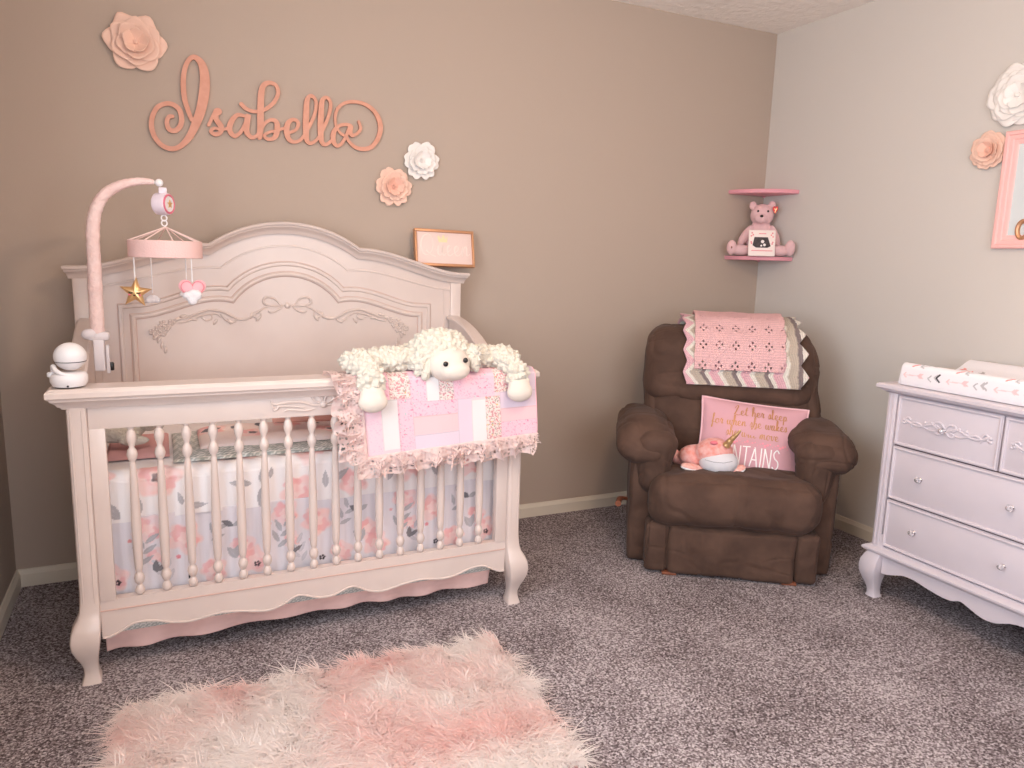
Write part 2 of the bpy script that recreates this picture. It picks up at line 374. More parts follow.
# carved applique, one half traced then mirrored
b = B()
def sc(pts, r, mir=True, m=0, taper=True):
    for s in ((1, -1) if mir else (1,)):
        P = cr([(X0 + s * (x - X0), z) for x, z in pts], 6); n = len(P); tt = np.linspace(0, 1, n)
        rr = r * (.45 + .55 * np.sin(PI * np.clip(tt, .02, .98))) if taper else r
        b.add(*tube([(x, HF - .002, z) for x, z in P], rr, 8, flat=(1, .8)), m=m)
sc([(-2.94, .965), (-2.9, .998), (-2.868, 1.006), (-2.83, 1.022), (-2.79, 1.034), (-2.745, 1.028), (-2.71, 1.010), (-2.682, .998), (-2.648, 1.004), (-2.61, 1.03), (-2.57, 1.05), (-2.52, 1.052)], .0062)
sc([(-2.90, .985), (-2.868, .992), (-2.835, 1.008), (-2.80, 1.018), (-2.765, 1.02), (-2.75, 1.005)], .0055)
sc([(-2.82, 1.008), (-2.80, .995), (-2.78, 1.004), (-2.785, 1.018)], .005)
sc([(-2.75, 1.02), (-2.735, .998), (-2.71, .986), (-2.695, .998), (-2.705, 1.01)], .0055)
sc([(-2.53, 1.05), (-2.555, 1.078), (-2.585, 1.082), (-2.595, 1.062), (-2.57, 1.05), (-2.53, 1.048)], .0062)
sc([(-2.52, 1.05), (-2.545, 1.03), (-2.57, 1.024), (-2.578, 1.034)], .005)
sc([(-2.62, 1.03), (-2.635, 1.015), (-2.62, 1.003), (-2.605, 1.012), (-2.61, 1.026)], .005)
for s in (1, -1):
    def E(x, z, rx, rz, a=0): b.ell((X0 + s * (x - X0), HF - .001, z), (rx, .007, rz), sub=2, rot=(0, s * a, 0))
    for x, z in ((-2.985, .955), (-2.965, .968), (-2.972, .945), (-2.95, .985), (-2.935, .97), (-2.95, .95), (-2.92, .99)):
        for k in range(5):
            a = k * 2 * PI / 5; E(x + .008 * math.cos(a), z + .008 * math.sin(a), .006, .006)
        E(x, z, .004, .004)
    for x, z, a in ((-2.965, .925, .4), (-2.955, .905, .2), (-2.945, .888, .1), (-2.975, .935, .9), (-2.90, 1.0, 1.2), (-2.88, 1.012, 1.4), (-2.845, 1.0, 1.7), (-2.77, .99, .6), (-2.72, .99, -.6), (-2.66, 1.0, 1.3), (-2.64, 1.012, .3), (-2.615, 1.0, .8)):
        E(x, z, .006, .014, a)
E(X0, 1.05, .012, .012)
b.build('carved_garland', PINK, hb)
# rear posts
for sx in (-1, 1):
    b = B().box(X0 + sx * .70 - .024, X0 + sx * .70 + .024, -.125, -.05, 0, 1.15, .006)
    b.build('rear_post', PINK, crib)
# front frame
FYF = -.80
b = B()
ap = [(-.648, .125), (-.625, .125), (-.59, .142), (-.557, .156), (-.51, .153), (-.46, .138), (-.41, .132), (-.357, .139), (-.32, .143), (-.26, .136), (-.19, .124), (-.14, .134), (-.088, .158), (-.03, .140), (0, .137)]
ap = [tuple(p) for p in cr(ap, 4)]
ap = ap + [(-x, z) for x, z in ap[::-1][1:]]
b.add(*poly([(X0 + x, z) for x, z in ap] + [(X0 + .648, .243), (X0 - .648, .243)], mpf(FYF + .03), 0, .028))
br = b.build('bottom_rail', PINK, crib)
B().add(*sweep2([(X0 + x, z) for x, z in ap], [(0, -.002), (.001, .0035), (.005, .0035), (.007, -.002)], mpf(FYF + .002))).build('apron_bead', PINK, br, sharp=30)
B().add(*sweep2([(X0 - .648, .208), (X0 + .648, .208)], [(0, -.002), (.001, .003), (.003, .003), (.005, -.002)], mpf(FYF + .002))).build('groove_bead', PINKD, br, sharp=30)
for sx in (-1, 1):
    b = B(); xa, xb = sorted((X0 + sx * .606, X0 + sx * .648)); b.box(xa, xb, -.802, -.772, .24, .755, .003)
    st = b.build('stile', PINK, crib)
# top rail
b = B().box(X0 - .648, X0 + .648, -.80, -.77, .752, .825, .003)
tr = b.build('top_rail', PINK, crib)
prof = [(-.045, .820), (-.047, .826), (-.034, .826), (-.034, .0)]
# cap: swept around front/side/ends as a stack of profile rectangles
b = B(); levels = [(.817, .006), (.824, .009), (.8245, .014), (.834, .020), (.842, .031), (.848, .032), (.8485, .036), (.853, .040), (.866, .040), (.871, .037), (.8715, .034), (.876, .030)]
V = []; F = []
for z, e in levels: V += [(X0 - .70 - e, -.808 - e, z), (X0 + .70 + e, -.808 - e, z), (X0 + .70 + e, -.757 + e * .3, z), (X0 - .70 - e, -.757 + e * .3, z)]
for i in range(len(levels) - 1):
    for k in range(4): l = (k + 1) % 4; F.append((i * 4 + k, i * 4 + l, i * 4 + 4 + l, i * 4 + 4 + k))
F += [(3, 2, 1, 0), tuple(len(V) - 4 + k for k in range(4))]
b.add(V, F); b.build('rail_cap', PINK, tr, sharp=25)
b = B()
def sc2(pts, r):
    P = cr([(x, z) for x, z in pts], 6); n = len(P); tt = np.linspace(0, 1, n)
    b.add(*tube([(x, -.803, z) for x, z in P], r * (.5 + .5 * np.sin(PI * np.clip(tt, .05, .95))), 8))
for s in (1, -1):
    g = lambda L: [(X0 + s * (x + 2.520), z) for x, z in L]
    sc2(g([(-2.68, .808), (-2.668, .797), (-2.63, .801), (-2.592, .801), (-2.555, .789), (-2.53, .786)]), .005)
    sc2(g([(-2.676, .806), (-2.672, .780), (-2.66, .782), (-2.655, .79), (-2.62, .788), (-2.58, .782)]), .004)
    sc2(g([(-2.64, .772), (-2.625, .778), (-2.58, .772), (-2.545, .777)]), .004)
    sc2(g([(-2.525, .79), (-2.548, .802), (-2.552, .815), (-2.54, .82), (-2.527, .812), (-2.522, .795)]), .005)
b.ell((X0, -.803, .788), (.012, .008, .011), sub=2)
b.build('carved_bow', PINK, tr)
# front posts with cabriole legs
def cab(cx, cy, sx, sy, zt, name, parent, m=PINK, e_knee=.03, w=.05, sc_=1.0, ztop=.22):
    """post from zt down to ztop, then a cabriole leg. (cx,cy) inner corner, sx,sy outward directions"""
    lv = [(zt, 0, 0), (ztop + .06, 0, 0), (ztop + .03, .001, 0), (ztop, .004, 0), (ztop - .018, .010, -.0), (ztop - .035, .020, 0), (ztop - .055, .028, .001), (ztop - .08, .031, .003), (ztop - .105, .028, .006), (ztop - .13, .019, .010), (ztop - .15, .010, .013), (ztop - .172, .003, .014), (ztop - .19, .002, .012), (ztop - .205, .006, .008), (0, .010, .008)]
    b = B(); V = []; F = []; K = 12
    for z, e, i_ in lv:
        e *= e_knee / .031; a0, a1 = i_, w + e; r = .007
        c = [(a0 + r, a0), (a1 - r, a0), (a1 - r * .3, a0 + r * .3), (a1, a0 + r), (a1, a1 - r * 1.6), (a1 - r * .5, a1 - r * .5), (a1 - r * 1.6, a1), (a0 + r, a1), (a0 + r * .3, a1 - r * .3), (a0, a1 - r), (a0, a0 + r), (a0 + r * .3, a0 + r * .3)]
        for p, q in c: V.append((cx + sx * p, cy + sy * q, max(z, 0)))
    for j in range(len(lv) - 1):
        for k in range(K): l = (k + 1) % K; F.append((j * K + k, j * K + l, (j + 1) * K + l, (j + 1) * K + k))
    F += [tuple(range(K)), tuple((len(lv) - 1) * K + k for k in range(K))[::-1]]
    b.add(V, F); return b.build(name, m, parent, sharp=35)
for sx in (-1, 1):
    p = cab(X0 + sx * .648, -.765, sx, -1, .82, 'leg', crib)
    b = B()
    for xx in (.012, .040): x = X0 + sx * (.648 + xx); b.add(*tube([(x, -.8145, .22), (x, -.8155, .812)], .0022, 6))
    b.build('post_reeding', PINK, p)
# balusters
bp = [(.0075, 0), (.0125, .004), (.0135, .014), (.0100, .024), (.0068, .030), (.012, .038), (.0150, .050), (.012, .062), (.0070, .069), (.0098, .075), (.0115, .09), (.0135, .16), (.0138, .21), (.0125, .27), (.0105, .35), (.0085, .400), (.0066, .406), (.012, .414), (.0150, .427), (.012, .440), (.0072, .448), (.0085, .456), (.0125, .468), (.0142, .480), (.0115, .493), (.007, .501), (.0095, .505), (.0095, .515)]
b = B().add(*lathe([(r, z + .243) for r, z in bp], (X0 - .543, -.786, 0), 16)); b0 = b.build('baluster', PINK, crib, sharp=60)
for i in range(1, 16):
    c = dup(b0, b0.location + Vector((i * 1.0893 / 15, 0, 0))); c.parent = crib
# side panels
for sx in (-1, 1):
    prof = cr([(-.12, 1.005), (-.2, .998), (-.30, .978), (-.38, .952), (-.46, .918), (-.54, .893), (-.60, .886), (-.66, .892), (-.70, .902), (-.735, .898), (-.76, .876)], 4)
    o2 = [tuple(p) for p in prof]
    b = B(); m = lambda u, v, d: (X0 + sx * (.672 + d), u, v)
    b.add(*poly(o2 + [(-.76, .25), (-.12, .25)], m, 0, .028))
    sp = b.build('side_panel', PINK, crib)
    b = B(); V = []; F = []
    for (y, z) in o2:
        for dx, dz in ((-.012, -.012), (-.012, -.002), (-.006, .003), (.034, .003), (.040, -.002), (.040, -.014)): V.append((X0 + sx * (.672 + dx), y, z + dz))
    for i in range(len(o2) - 1):
        for k in range(6): l = (k + 1) % 6; F.append((i * 6 + k, i * 6 + l, (i + 1) * 6 + l, (i + 1) * 6 + k))
    F += [tuple(range(6)), tuple(len(V) - 6 + k for k in range(6))]
    b.add(V, F).build('side_cap', PINK, sp, sharp=30)

# ---------------------------------------------------------------- bedding prints
def leaf(C, X, Z, cx, cz, ln, ang, col, w=.33, a=1.0):
    dx, dz = X - cx, Z - cz; c, s = math.cos(ang), math.sin(ang); u = (dx * c + dz * s) / ln; v = (-dx * s + dz * c) / ln
    k = ((u > 0) & (u < 1) & (np.abs(v) < w * .72 * np.sin(PI * np.clip(u, 0, 1) ** .8))).astype(float) * a
    vein = (np.abs(v) < .02) & (k > 0); k2 = k[..., None]; C[:] = C * (1 - k2) + np.array(col) * k2; C[vein] *= 1.06
def blot(C, X, Z, cx, cz, r, col, a=.85, seed=0):
    dx, dz = X - cx, Z - cz; d = np.hypot(dx, dz); th = np.arctan2(dz, dx)
    rr = r * (1 + .14 * np.sin(th * 5 + seed) + .12 * vnoise(X * 45 + seed, Z * 45))
    k = np.clip((rr - d) / (r * .18), 0, 1) * a * (.78 + .22 * vnoise(X * 60 + seed, Z * 60)); C[:] = C * (1 - k[..., None]) + np.array(col) * k[..., None]
def rose(C, X, Z, cx, cz, r, seed=0, center=(120, 110, 112), light=(250, 208, 204), deep=(240, 170, 172)):
    blot(C, X, Z, cx, cz, r, light, .95, seed); blot(C, X, Z, cx - r * .3, cz + r * .3, r * .55, deep, .7, seed + 2); blot(C, X, Z, cx + r * .35, cz - r * .3, r * .45, deep, .6, seed + 4)
    blot(C, X, Z, cx, cz, r * .42, (252, 226, 222), .9, seed + 1)
    if center is not None: blot(C, X, Z, cx, cz, r * .27, center, .95, seed + 7)
def sprig(C, X, Z, cx, cz, ang, s, col, n=5):
    for i in range(n):
        t = (i + .5) / n; x = cx + math.cos(ang) * s * t; z = cz + math.sin(ang) * s * t
        leaf(C, X, Z, x, z, s * .55, ang + (.7 if i % 2 else -.7), col, .22)
def tile_floral(C, X, Z, ox, z0, P=.40, n=4):
    G1, G2, DK = (184, 182, 188), (206, 203, 210), (128, 126, 132)
    for k in range(n):
        o = ox + k * P
        rose(C, X, Z, o + .02, z0 + .045, .045, k, None); rose(C, X, Z, o + .22, z0 + .15, .05, k + 3, None); rose(C, X, Z, o + .30, z0 + .03, .04, k + 5, None)
        rose(C, X, Z, o + .12, z0 + .19, .045, k + 9, None, (246, 212, 212)); rose(C, X, Z, o + .39, z0 + .10, .04, k + 12, None, (246, 212, 212)); rose(C, X, Z, o + .14, z0 + .10, .03, k + 13, None, (246, 216, 216))
        sprig(C, X, Z, o + .09, z0 + .07, 1.3, .09, G1); sprig(C, X, Z, o + .17, z0 + .01, 1.8, .08, G2); sprig(C, X, Z, o + .29, z0 + .12, 1.1, .08, G1, 4)
        leaf(C, X, Z, o + .135, z0 + .05, .045, .6, DK, .22); leaf(C, X, Z, o + .135, z0 + .05, .04, 1.5, DK); leaf(C, X, Z, o + .36, z0 + .17, .04, 2.6, DK); leaf(C, X, Z, o + .36, z0 + .17, .035, .5, G1)
        leaf(C, X, Z, o + .36, z0 + .06, .05, 1.2, G1); leaf(C, X, Z, o + .37, z0 + .06, .05, 2.2, G1)
        for q in range(5): blot(C, X, Z, o + .03 + .007 * math.cos(q * 1.3), z0 + .03 + .006 * math.sin(q * 1.3), .0045, (40, 36, 42), 1, q)
        for q in range(5): blot(C, X, Z, o + .235 + .007 * math.cos(q * 1.3), z0 + .022 + .006 * math.sin(q * 1.3), .0045, (40, 36, 42), 1, q)
        blot(C, X, Z, o + .20, z0 + .09, .007, (228, 130, 140), 1); blot(C, X, Z, o + .07, z0 + .16, .006, (228, 150, 150), 1)
# mattress with white floral fitted sheet
mt = thing('crib_mattress', 'thick crib mattress under a white floral fitted sheet', 'mattress', (X0, -.44, .25))
B().box(X0 - .63, X0 + .62, -.735, -.14, .40, .575, .03, seg=4).build('core', WHITE, mt)
def fsheet(U, V):   # front drop then top
    s = V * (.15 + .60); X = X0 - .635 + U * 1.262
    Zf = .458 + np.minimum(s, .12); r = .03
    a = np.clip((s - .12) / (r * PI / 2), 0, 1) * PI / 2; Z = Zf + r * np.sin(a); Y = -.745 + r * (1 - np.cos(a)) + np.maximum(s - .12 - r * PI / 2, 0)
    Z = Z + .004 * vnoise(X * 9, s * 12); Y = Y - .004 * vnoise(X * 14, s * 9) * (s < .12); return X, Y, Z
P, F, U, V = grid(fsheet, 420, 240)
Xc = P[:, 0]; Zc = .458 + V * .75; C = np.tile(np.array([244., 238, 238]), (len(P), 1))
z1 = .56
for cx, cz, r, sd, cen in ((-2.985, .585, .065, 1, (120, 112, 116)), (-3.14, .60, .04, 2, (70, 66, 70)), (-2.58, .50, .055, 3, None), (-2.40, .51, .05, 4, None), (-2.2, .55, .06, 5, (140, 135, 140)), (-1.97, .53, .045, 6, None), (-2.75, .70, .08, 7, None), (-2.55, .68, .09, 9, None), (-2.35, .7, .07, 8, None), (-2.05, .7, .08, 10, (120, 112, 116))):
    rose(C, Xc, Zc, cx, cz, r, sd, cen)
for cx, cz, a, l in ((-3.09, .47, 2.2, .07), (-3.09, .47, 2.6, .06), (-3.04, .475, 1.6, .06), (-2.92, .49, 1.9, .045), (-2.91, .48, .1, .06), (-2.72, .535, 3.0, .07), (-2.69, .53, 1.6, .05), (-2.69, .52, 4.6, .07), (-2.665, .545, 1.4, .04), (-2.47, .52, .6, .07), (-2.49, .50, 1.6, .06), (-2.30, .55, 2.6, .06), (-2.28, .5, 1.2, .07), (-2.12, .52, .5, .06), (-2.10, .50, 2.0, .06), (-2.02, .56, 1.2, .05), (-1.93, .5, 2.2, .06), (-2.8, .64, .3, .07), (-2.6, .62, 2.6, .06), (-2.3, .64, .3, .07)):
    leaf(C, Xc, Zc, cx, cz, l, a, (186, 182, 186), .24)
bs = B(); bs.add(P, F); bs.build('fitted_sheet', VC, mt, sharp=0, col=C)
# skirt : floral panel, chevron band, pink hem
sk = thing('crib_skirt', 'floral crib skirt with chevron band and pink hem below the spindles', 'crib skirt', (X0, -.74, .03))
P, F, U, V = grid(lambda U, V: (X0 - .632 + U * 1.258, -.742 + .004 * np.sin(U * 60) * (1 - V) + .005 * vnoise(U * 14, V * 3), .225 + V * .245), 460, 90)
C = np.tile(np.array([230., 224, 230]), (len(P), 1)); C += 5 * vnoise(U * 200, V * 3)[:, None]
tile_floral(C, P[:, 0], P[:, 2], -3.14, .235)
mod_cloth(B().add(P, F).build('floral_panel', VC, sk, sharp=0, col=C))
hz = lambda U: .045 + .012 * np.sin(U * 3.1) + .004 * vnoise(U * 8, 0)
yy = lambda U, V: -.735 + (1 - V) * (.010 * np.sin(U * 44 + 1.5 * np.sin(U * 9)) + .01)
P, F, U, V = grid(lambda U, V: (X0 - .645 + U * 1.262, yy(U, V) - .0, hz(U) + V * (.108 - hz(U))), 200, 16)
C = np.tile(np.array([240., 202, 196]), (len(P), 1)) + 4 * vnoise(U * 80, V * 5)[:, None]
mod_cloth(B().add(P, F).build('pink_hem', VC, sk, sharp=0, col=C))
P, F, U, V = grid(lambda U, V: (X0 - .645 + U * 1.262, -.735 + 0 * V, .108 + V * .11), 500, 24)
zig = np.abs((P[:, 0] / .016) % 1 - .5) * 2; k = ((P[:, 2] / .011 + zig * .5) % 1 < .5)[:, None]
C = np.where(k, np.array([238., 236, 232]), np.array([176., 182, 178]))
mod_cloth(B().add(P, F).build('chevron_band', VC, sk, sharp=0, col=C))
# things lying on the mattress
def slab(name, label, cat, x0, x1, y0, y1, z, h, colf, n=(160, 70), amp=.006, seed=0, M=VC, group=None, rot=0):
    hx, hy = (x1 - x0) / 2, (y1 - y0) / 2
    def fn(U, V):
        a = 2 * U - 1; c = 2 * V - 1; e = (1 - np.abs(a) ** 8) * (1 - np.abs(c) ** 6)
        hh = h * np.maximum(e, 0) ** .4 + amp * vnoise(U * 7 + seed, V * 5) * np.maximum(e, 0) ** .3
        px, py = a * hx, c * hy; cc, ss = math.cos(rot), math.sin(rot)
        return (x0 + x1) / 2 + px * cc - py * ss, (y0 + y1) / 2 + px * ss + py * cc, z + hh
    P, F, U, V = grid(fn, *n); C = colf(P[:, 0], P[:, 1], U, V)
    return tag(B().add(P, F).build(name, M, sharp=0, col=C), label, cat, group)
def chevc(X, Y, U, V):
    zig = np.abs((X / .022) % 1 - .5) * 2; k = ((Y / .016 + zig * .5) % 1 < .5)[:, None]; return np.where(k, np.array([232., 230, 226]), np.array([160., 166, 162]))
slab('chevron_blanket', 'grey and white chevron blanket spread across the crib mattress', 'blanket', -2.94, -1.92, -.70, -.30, .612, .014, chevc, seed=3)
def florc(X, Y, U, V):
    C = np.tile(np.array([244., 226, 222]), (len(X), 1))
    for i in range(7): rose(C, X, Y, -2.82 + i * .13, -.48 + .05 * (-1) ** i, .055, i, (80, 76, 80) if i % 2 else None)
    for i in range(9): leaf(C, X, Y, -2.85 + i * .1, -.44, .07, .3 + i * .7, (120, 118, 124))
    return C
slab('floral_blanket', 'folded pink floral blanket on top of the grey chevron blanket', 'blanket', -2.86, -2.36, -.62, -.34, .627, .022, florc, seed=5)
def puff(name, label, cat, c, w, h, t, rot, M, group=None, tags=True, cols=None, n=36, pinch=.06):
    X = Matrix.Translation(c) @ Euler(rot).to_matrix().to_4x4(); V = []; F = []
    def fn(s):
        def f(U, Vv):
            a = 2 * U - 1; b_ = 2 * Vv - 1; th = t * (np.maximum(1 - a ** 4, 0) ** .6) * (np.maximum(1 - b_ ** 4, 0) ** .6)
            sx = 1 - pinch * (1 - b_ * b_) ; sz = 1 - pinch * (1 - a * a)
            return a * w * sx, -s * th, b_ * h * sz
        return f
    bb = B(); P1, F1, U, Vv = grid(fn(1), n, n); P2, F2, _, _ = grid(fn(-1), n, n)
    bb.add(P1, F1, xf=X); bb.add(P2, [f[::-1] for f in F2], xf=X); return bb, X
bb, _ = puff('', '', '', (-2.50, -.47, .745), .15, .10, .045, (math.radians(-48), .08, .25), None)
t = tag(bb.build('crib_cushion', mat('dusty_pink_satin', (226, 172, 160), .6, bump=.2, bscale=60)), 'plain dusty pink cushion propped inside the crib behind the spindles', 'cushion')
# small white lamb lying at the head end
LL = Matrix.Translation((-.03, -.02, .03))
lm = thing('plush_lamb', 'small white plush lamb lying at the left end inside the crib', 'soft toy', (-3.02, -.45, .60))
o = B(LL).ell((-3.07, -.48, .655), (.085, .05, .045)).ell((-2.975, -.50, .685), (.035, .035, .038)).ell((-2.95, -.535, .675), (.02, .02, .018)).ell((-3.02, -.53, .625), (.045, .018, .016)).ell((-3.12, -.52, .625), (.02, .03, .018)).build('body', PLUSHW, lm); plush(o, .006, .005, .01)
B(LL).ell((-2.99, -.53, .71), (.010, .005, .02), rot=(0, .5, 0)).build('ear', FACEW, lm)
B(LL).ell((-2.95, -.49, .718), (.008, .005, .018), rot=(0, -.4, 0)).build('ear', FACEW, lm)
B(LL).ell((-2.962, -.552, .69), (.004, .003, .004), sub=2).build('eye', DARK, lm)
B(LL).ell((-2.94, -.552, .688), (.004, .003, .004), sub=2).build('eye', DARK, lm)
slab('pink_blanket', 'pink folded blanket beneath the small plush lamb', 'blanket', -3.13, -2.95, -.62, -.30, .612, .012, lambda X, Y, U, V: np.tile(np.array([222., 170, 168]), (len(X), 1)), n=(30, 20))

# ================================================================ QUILT, LACE, SHEEP
PALE, LAV, SAL, WHT = (246, 200, 214), (236, 208, 226), (252, 200, 206), (250, 244, 246)
patches = [(0, .11, .3, 1, 'PL'), (.11, .2, .3, .95, 'W'), (.16, .27, 0, .3, 'C'), (.2, .28, .3, 1, 'F'), (0, .16, 0, .3, 'F'), (.27, .36, 0, .35, 'F'), (.36, .43, 0, .35, 'W'), (.43, .51, 0, .35, 'C'), (.28, .53, .35, .55, 'F'),
           (.28, .53, .55, .8, 'S'), (.28, .53, .8, 1, 'L'), (.51, .75, 0, .35, 'F'), (.53, .61, .35, 1, 'L'), (.61, .69, .38, 1, 'W'), (.69, .78, .35, 1, 'C'), (.75, .83, 0, .3, 'C'), (.83, 1, 0, .3, 'L'), (.78, 1, .3, .55, 'L'), (.78, 1, .55, .75, 'S'), (.78, 1, .75, 1, 'F')]
def quiltcol(U, V, X, Z):
    C = np.tile(np.array([238., 202, 208]), (len(U), 1)); n1 = vnoise(X * 260, Z * 260, 3); n2 = vnoise(X * 150, Z * 150, 8); n3 = vnoise(X * 190, Z * 190, 12)
    for u0, u1, v0, v1, k in patches:
        m = (U >= u0) & (U < u1) & (V >= v0) & (V <= v1)
        c = {'PL': (236, 202, 212), 'W': (226, 220, 220), 'L': (220, 202, 215), 'S': (240, 196, 200), 'F': (238, 194, 206), 'C': (230, 214, 208)}[k]; C[m] = c
        if k == 'F': C[m & (n1 > .5)] = (230, 170, 190); C[m & (n2 > .78)] = (216, 128, 158); C[m & (n3 > .88)] = (140, 200, 190)
        if k == 'C': C[m & (n1 > .25)] = (206, 148, 152); C[m & (n1 < -.55)] = (170, 158, 148); C[m & (n3 > .85)] = (230, 180, 90)
        if k == 'PL': C[m & (n1 > .6)] = (240, 186, 204)
        e = m & ((np.abs(U - u0) < .004) | (np.abs(V - v0) < .012)); C[e] = C[e] * .93
    return C
def qsurf(U, V):
    # V 0 = behind the rail, .34 = top front edge, 1 = bottom hem
    xl = -2.425 + .03 * V; xr = -1.80 + .018 * V; X = xl + (xr - xl) * U
    zb = .622 + .034 * U
    s = V; Y = np.interp(s, [0, .12, .22, .30, .36, 1], [-.70, -.735, -.755, -.84, -.862, -.868]); Z0 = np.interp(s, [0, .12, .22, .30, .36], [.79, .868, .884, .885, .868])
    Z = np.where(s <= .36, Z0, .868 + (zb - .868) * (s - .36) / .64)
    wv = .006 * vnoise(U * 7, s * 2.4) * np.clip((s - .3) * 4, 0, 1); return X, Y - wv - .003, Z
qt = thing('patchwork_quilt', 'pink patchwork baby quilt with lace ruffle hung over the crib rail', 'quilt', (-2.1, -.86, .6))
P, F, U, V = grid(qsurf, 260, 190); V2 = np.clip((V - .33) / .67, 0, 1)
mod_cloth(B().add(P, F).build('quilt_top', VC, qt, sharp=0, col=quiltcol(U, V2, P[:, 0], P[:, 2])), .006)
bd = [tuple(np.array(qsurf(np.array(u), np.array(v)))) for u, v in [(0, a) for a in np.linspace(.3, 1, 20)] + [(a, 1) for a in np.linspace(0, 1, 30)[1:]] + [(1, a) for a in np.linspace(1, .3, 20)[1:]]]
B().add(*tube(bd, .0035, 6)).build('binding', mat('pink_binding', (250, 190, 204), .8), qt)
def lace(path, dirs, width, name, amp=.014, freq=17, seed=0, n=420, m=22):
    Pp = np.array(path, float); D = np.array(dirs, float); d = np.r_[0, np.cumsum(np.linalg.norm(np.diff(Pp, axis=0), axis=1))]; tt = d / d[-1]
    def fn(U, V):
        base_ = np.stack([np.interp(U, tt, Pp[:, k]) for k in range(3)], -1); dr = np.stack([np.interp(U, tt, D[:, k]) for k in range(3)], -1)
        w = width * (1 + .10 * np.abs(np.sin(U * d[-1] * 95)) + .15 * vnoise(U * 14 + seed, U * 0)); Wv = (V * w)[..., None]
        p = base_ + dr * Wv; ph = U * d[-1] * freq * 2 * PI + 3.2 * vnoise(U * 9 + seed, V * 1.6)
        a = amp * (V ** .8); p[..., 1] -= a * (1 + np.sin(ph)) * .9 + .004 + .004 * V * vnoise(U * d[-1] * 110 + seed, V * 5); p[..., 2] += .004 * V * vnoise(U * d[-1] * 90 + seed, V * 4 + 7)
        tang = np.gradient(base_, axis=1); tang /= np.linalg.norm(tang, axis=-1)[..., None] + 1e-9; p += tang * (a * .75 * np.cos(ph * 1.0 + .6))[..., None]
        return p[..., 0], p[..., 1], p[..., 2]
    lr = random.Random(seed)
    hm = {}
    def keep(u, v):
        if v < .08 or v > .92: return True
        a = (u * d[-1] / .0092); c = v * width / .0092; i, j = math.floor(a), math.floor(c + .5 * (math.floor(a) % 2)); fa, fc = a - i - .5, (c + .5 * (i % 2)) - j - .5
        q = hm.setdefault((i, j), (lr.uniform(-.15, .15), lr.uniform(-.15, .15), lr.choice((0, .06, .12, .15))))
        return (fa - q[0]) ** 2 + (fc - q[1]) ** 2 > q[2]
    P, F, U, V = grid(fn, n, m, keep=keep); return B().add(P, F).build(name, LACE, qt, sharp=0)
def Q(u, v): a = qsurf(np.array(float(u)), np.array(float(v))); return np.array([float(a[0]), float(a[1]), float(a[2])])
vs = np.linspace(.14, 1, 24)
lace([Q(0, v) + np.array([.012, -.004, 0]) for v in vs], [(-1, 0, .05)] * 24, .085, 'lace_side_ruffle', n=560, m=30, amp=.020)
lace([Q(0, v) + np.array([.008, -.010, 0]) for v in vs], [(-1, 0, -.2)] * 24, .055, 'lace_side_frill', seed=4, n=440, m=22, amp=.014)
us = np.linspace(-.03, 1.0, 30)
lace([Q(u, 1) + np.array([0, -.003, .004]) for u in us], [(0, 0, -1)] * 30, .062, 'lace_bottom_ruffle', seed=9, n=1000, m=24, amp=.019)
lace([Q(u, 1) + np.array([0, -.009, .003]) for u in us], [(0, 0, -1)] * 30, .036, 'lace_bottom_frill', seed=14, n=900, m=16, amp=.012)
# sheep
shp = thing('plush_sheep', 'large fluffy cream plush sheep lying over the quilt on the crib rail', 'soft toy', (-2.1, -.82, .88))
b = B()
for c, r in (((-2.122, -.80, .945), (.108, .095, .080)), ((-2.12, -.70, .91), (.14, .12, .06)), ((-2.28, -.79, .922), (.13, .062, .044)), ((-2.385, -.795, .918), (.070, .062, .042)), ((-2.378, -.84, .905), (.052, .045, .04)), ((-2.372, -.885, .870), (.048, .026, .055)), ((-1.99, -.79, .922), (.10, .058, .044)), ((-1.90, -.795, .920), (.072, .058, .044)), ((-1.885, -.84, .905), (.050, .045, .04)), ((-1.868, -.885, .868), (.044, .026, .048)), ((-2.205, -.855, .915), (.032, .03, .048)), ((-2.025, -.86, .93), (.03, .028, .045)), ((-2.17, -.66, .82), (.15, .06, .08))):
    b.ell(c, r)
plush(b.build('fleece', PLUSHW, shp), .0038, -.020, .017, 'VORONOI', 'curls')
b = B().ell((-2.112, -.868, .912), (.074, .052, .058), rot=(0, 0, .12)).ell((-2.103, -.900, .896), (.052, .036, .034)); plush(b.build('face', FACEW, shp), .005, .0015, .01)
for x, y, z in ((-2.142, -.921, .920), (-2.072, -.915, .929)):
    B().ell((x, y, z), (.0085, .006, .0085), sub=3).build('eye', DARK, shp)
for sx, x, z, a in ((-1, -2.190, .895, .25), (1, -2.025, .915, -.3)):
    o = B().ell((x, -.875, z), (.017, .012, .038), rot=(0, a, 0)).build('ear', PLUSHW, shp); plush(o, .005, .008, .01)
for x, z in ((-2.372, .806), (-1.866, .812)):
    o = B().ell((x, -.900, z), (.047, .028, .034)).ell((x, -.893, z + .022), (.040, .024, .030)).ell((x - .016, -.908, z - .008), (.014, .014, .02)).ell((x + .012, -.91, z - .008), (.014, .014, .02)).build('paw', FACEW, shp); plush(o, .005, .002, .01)

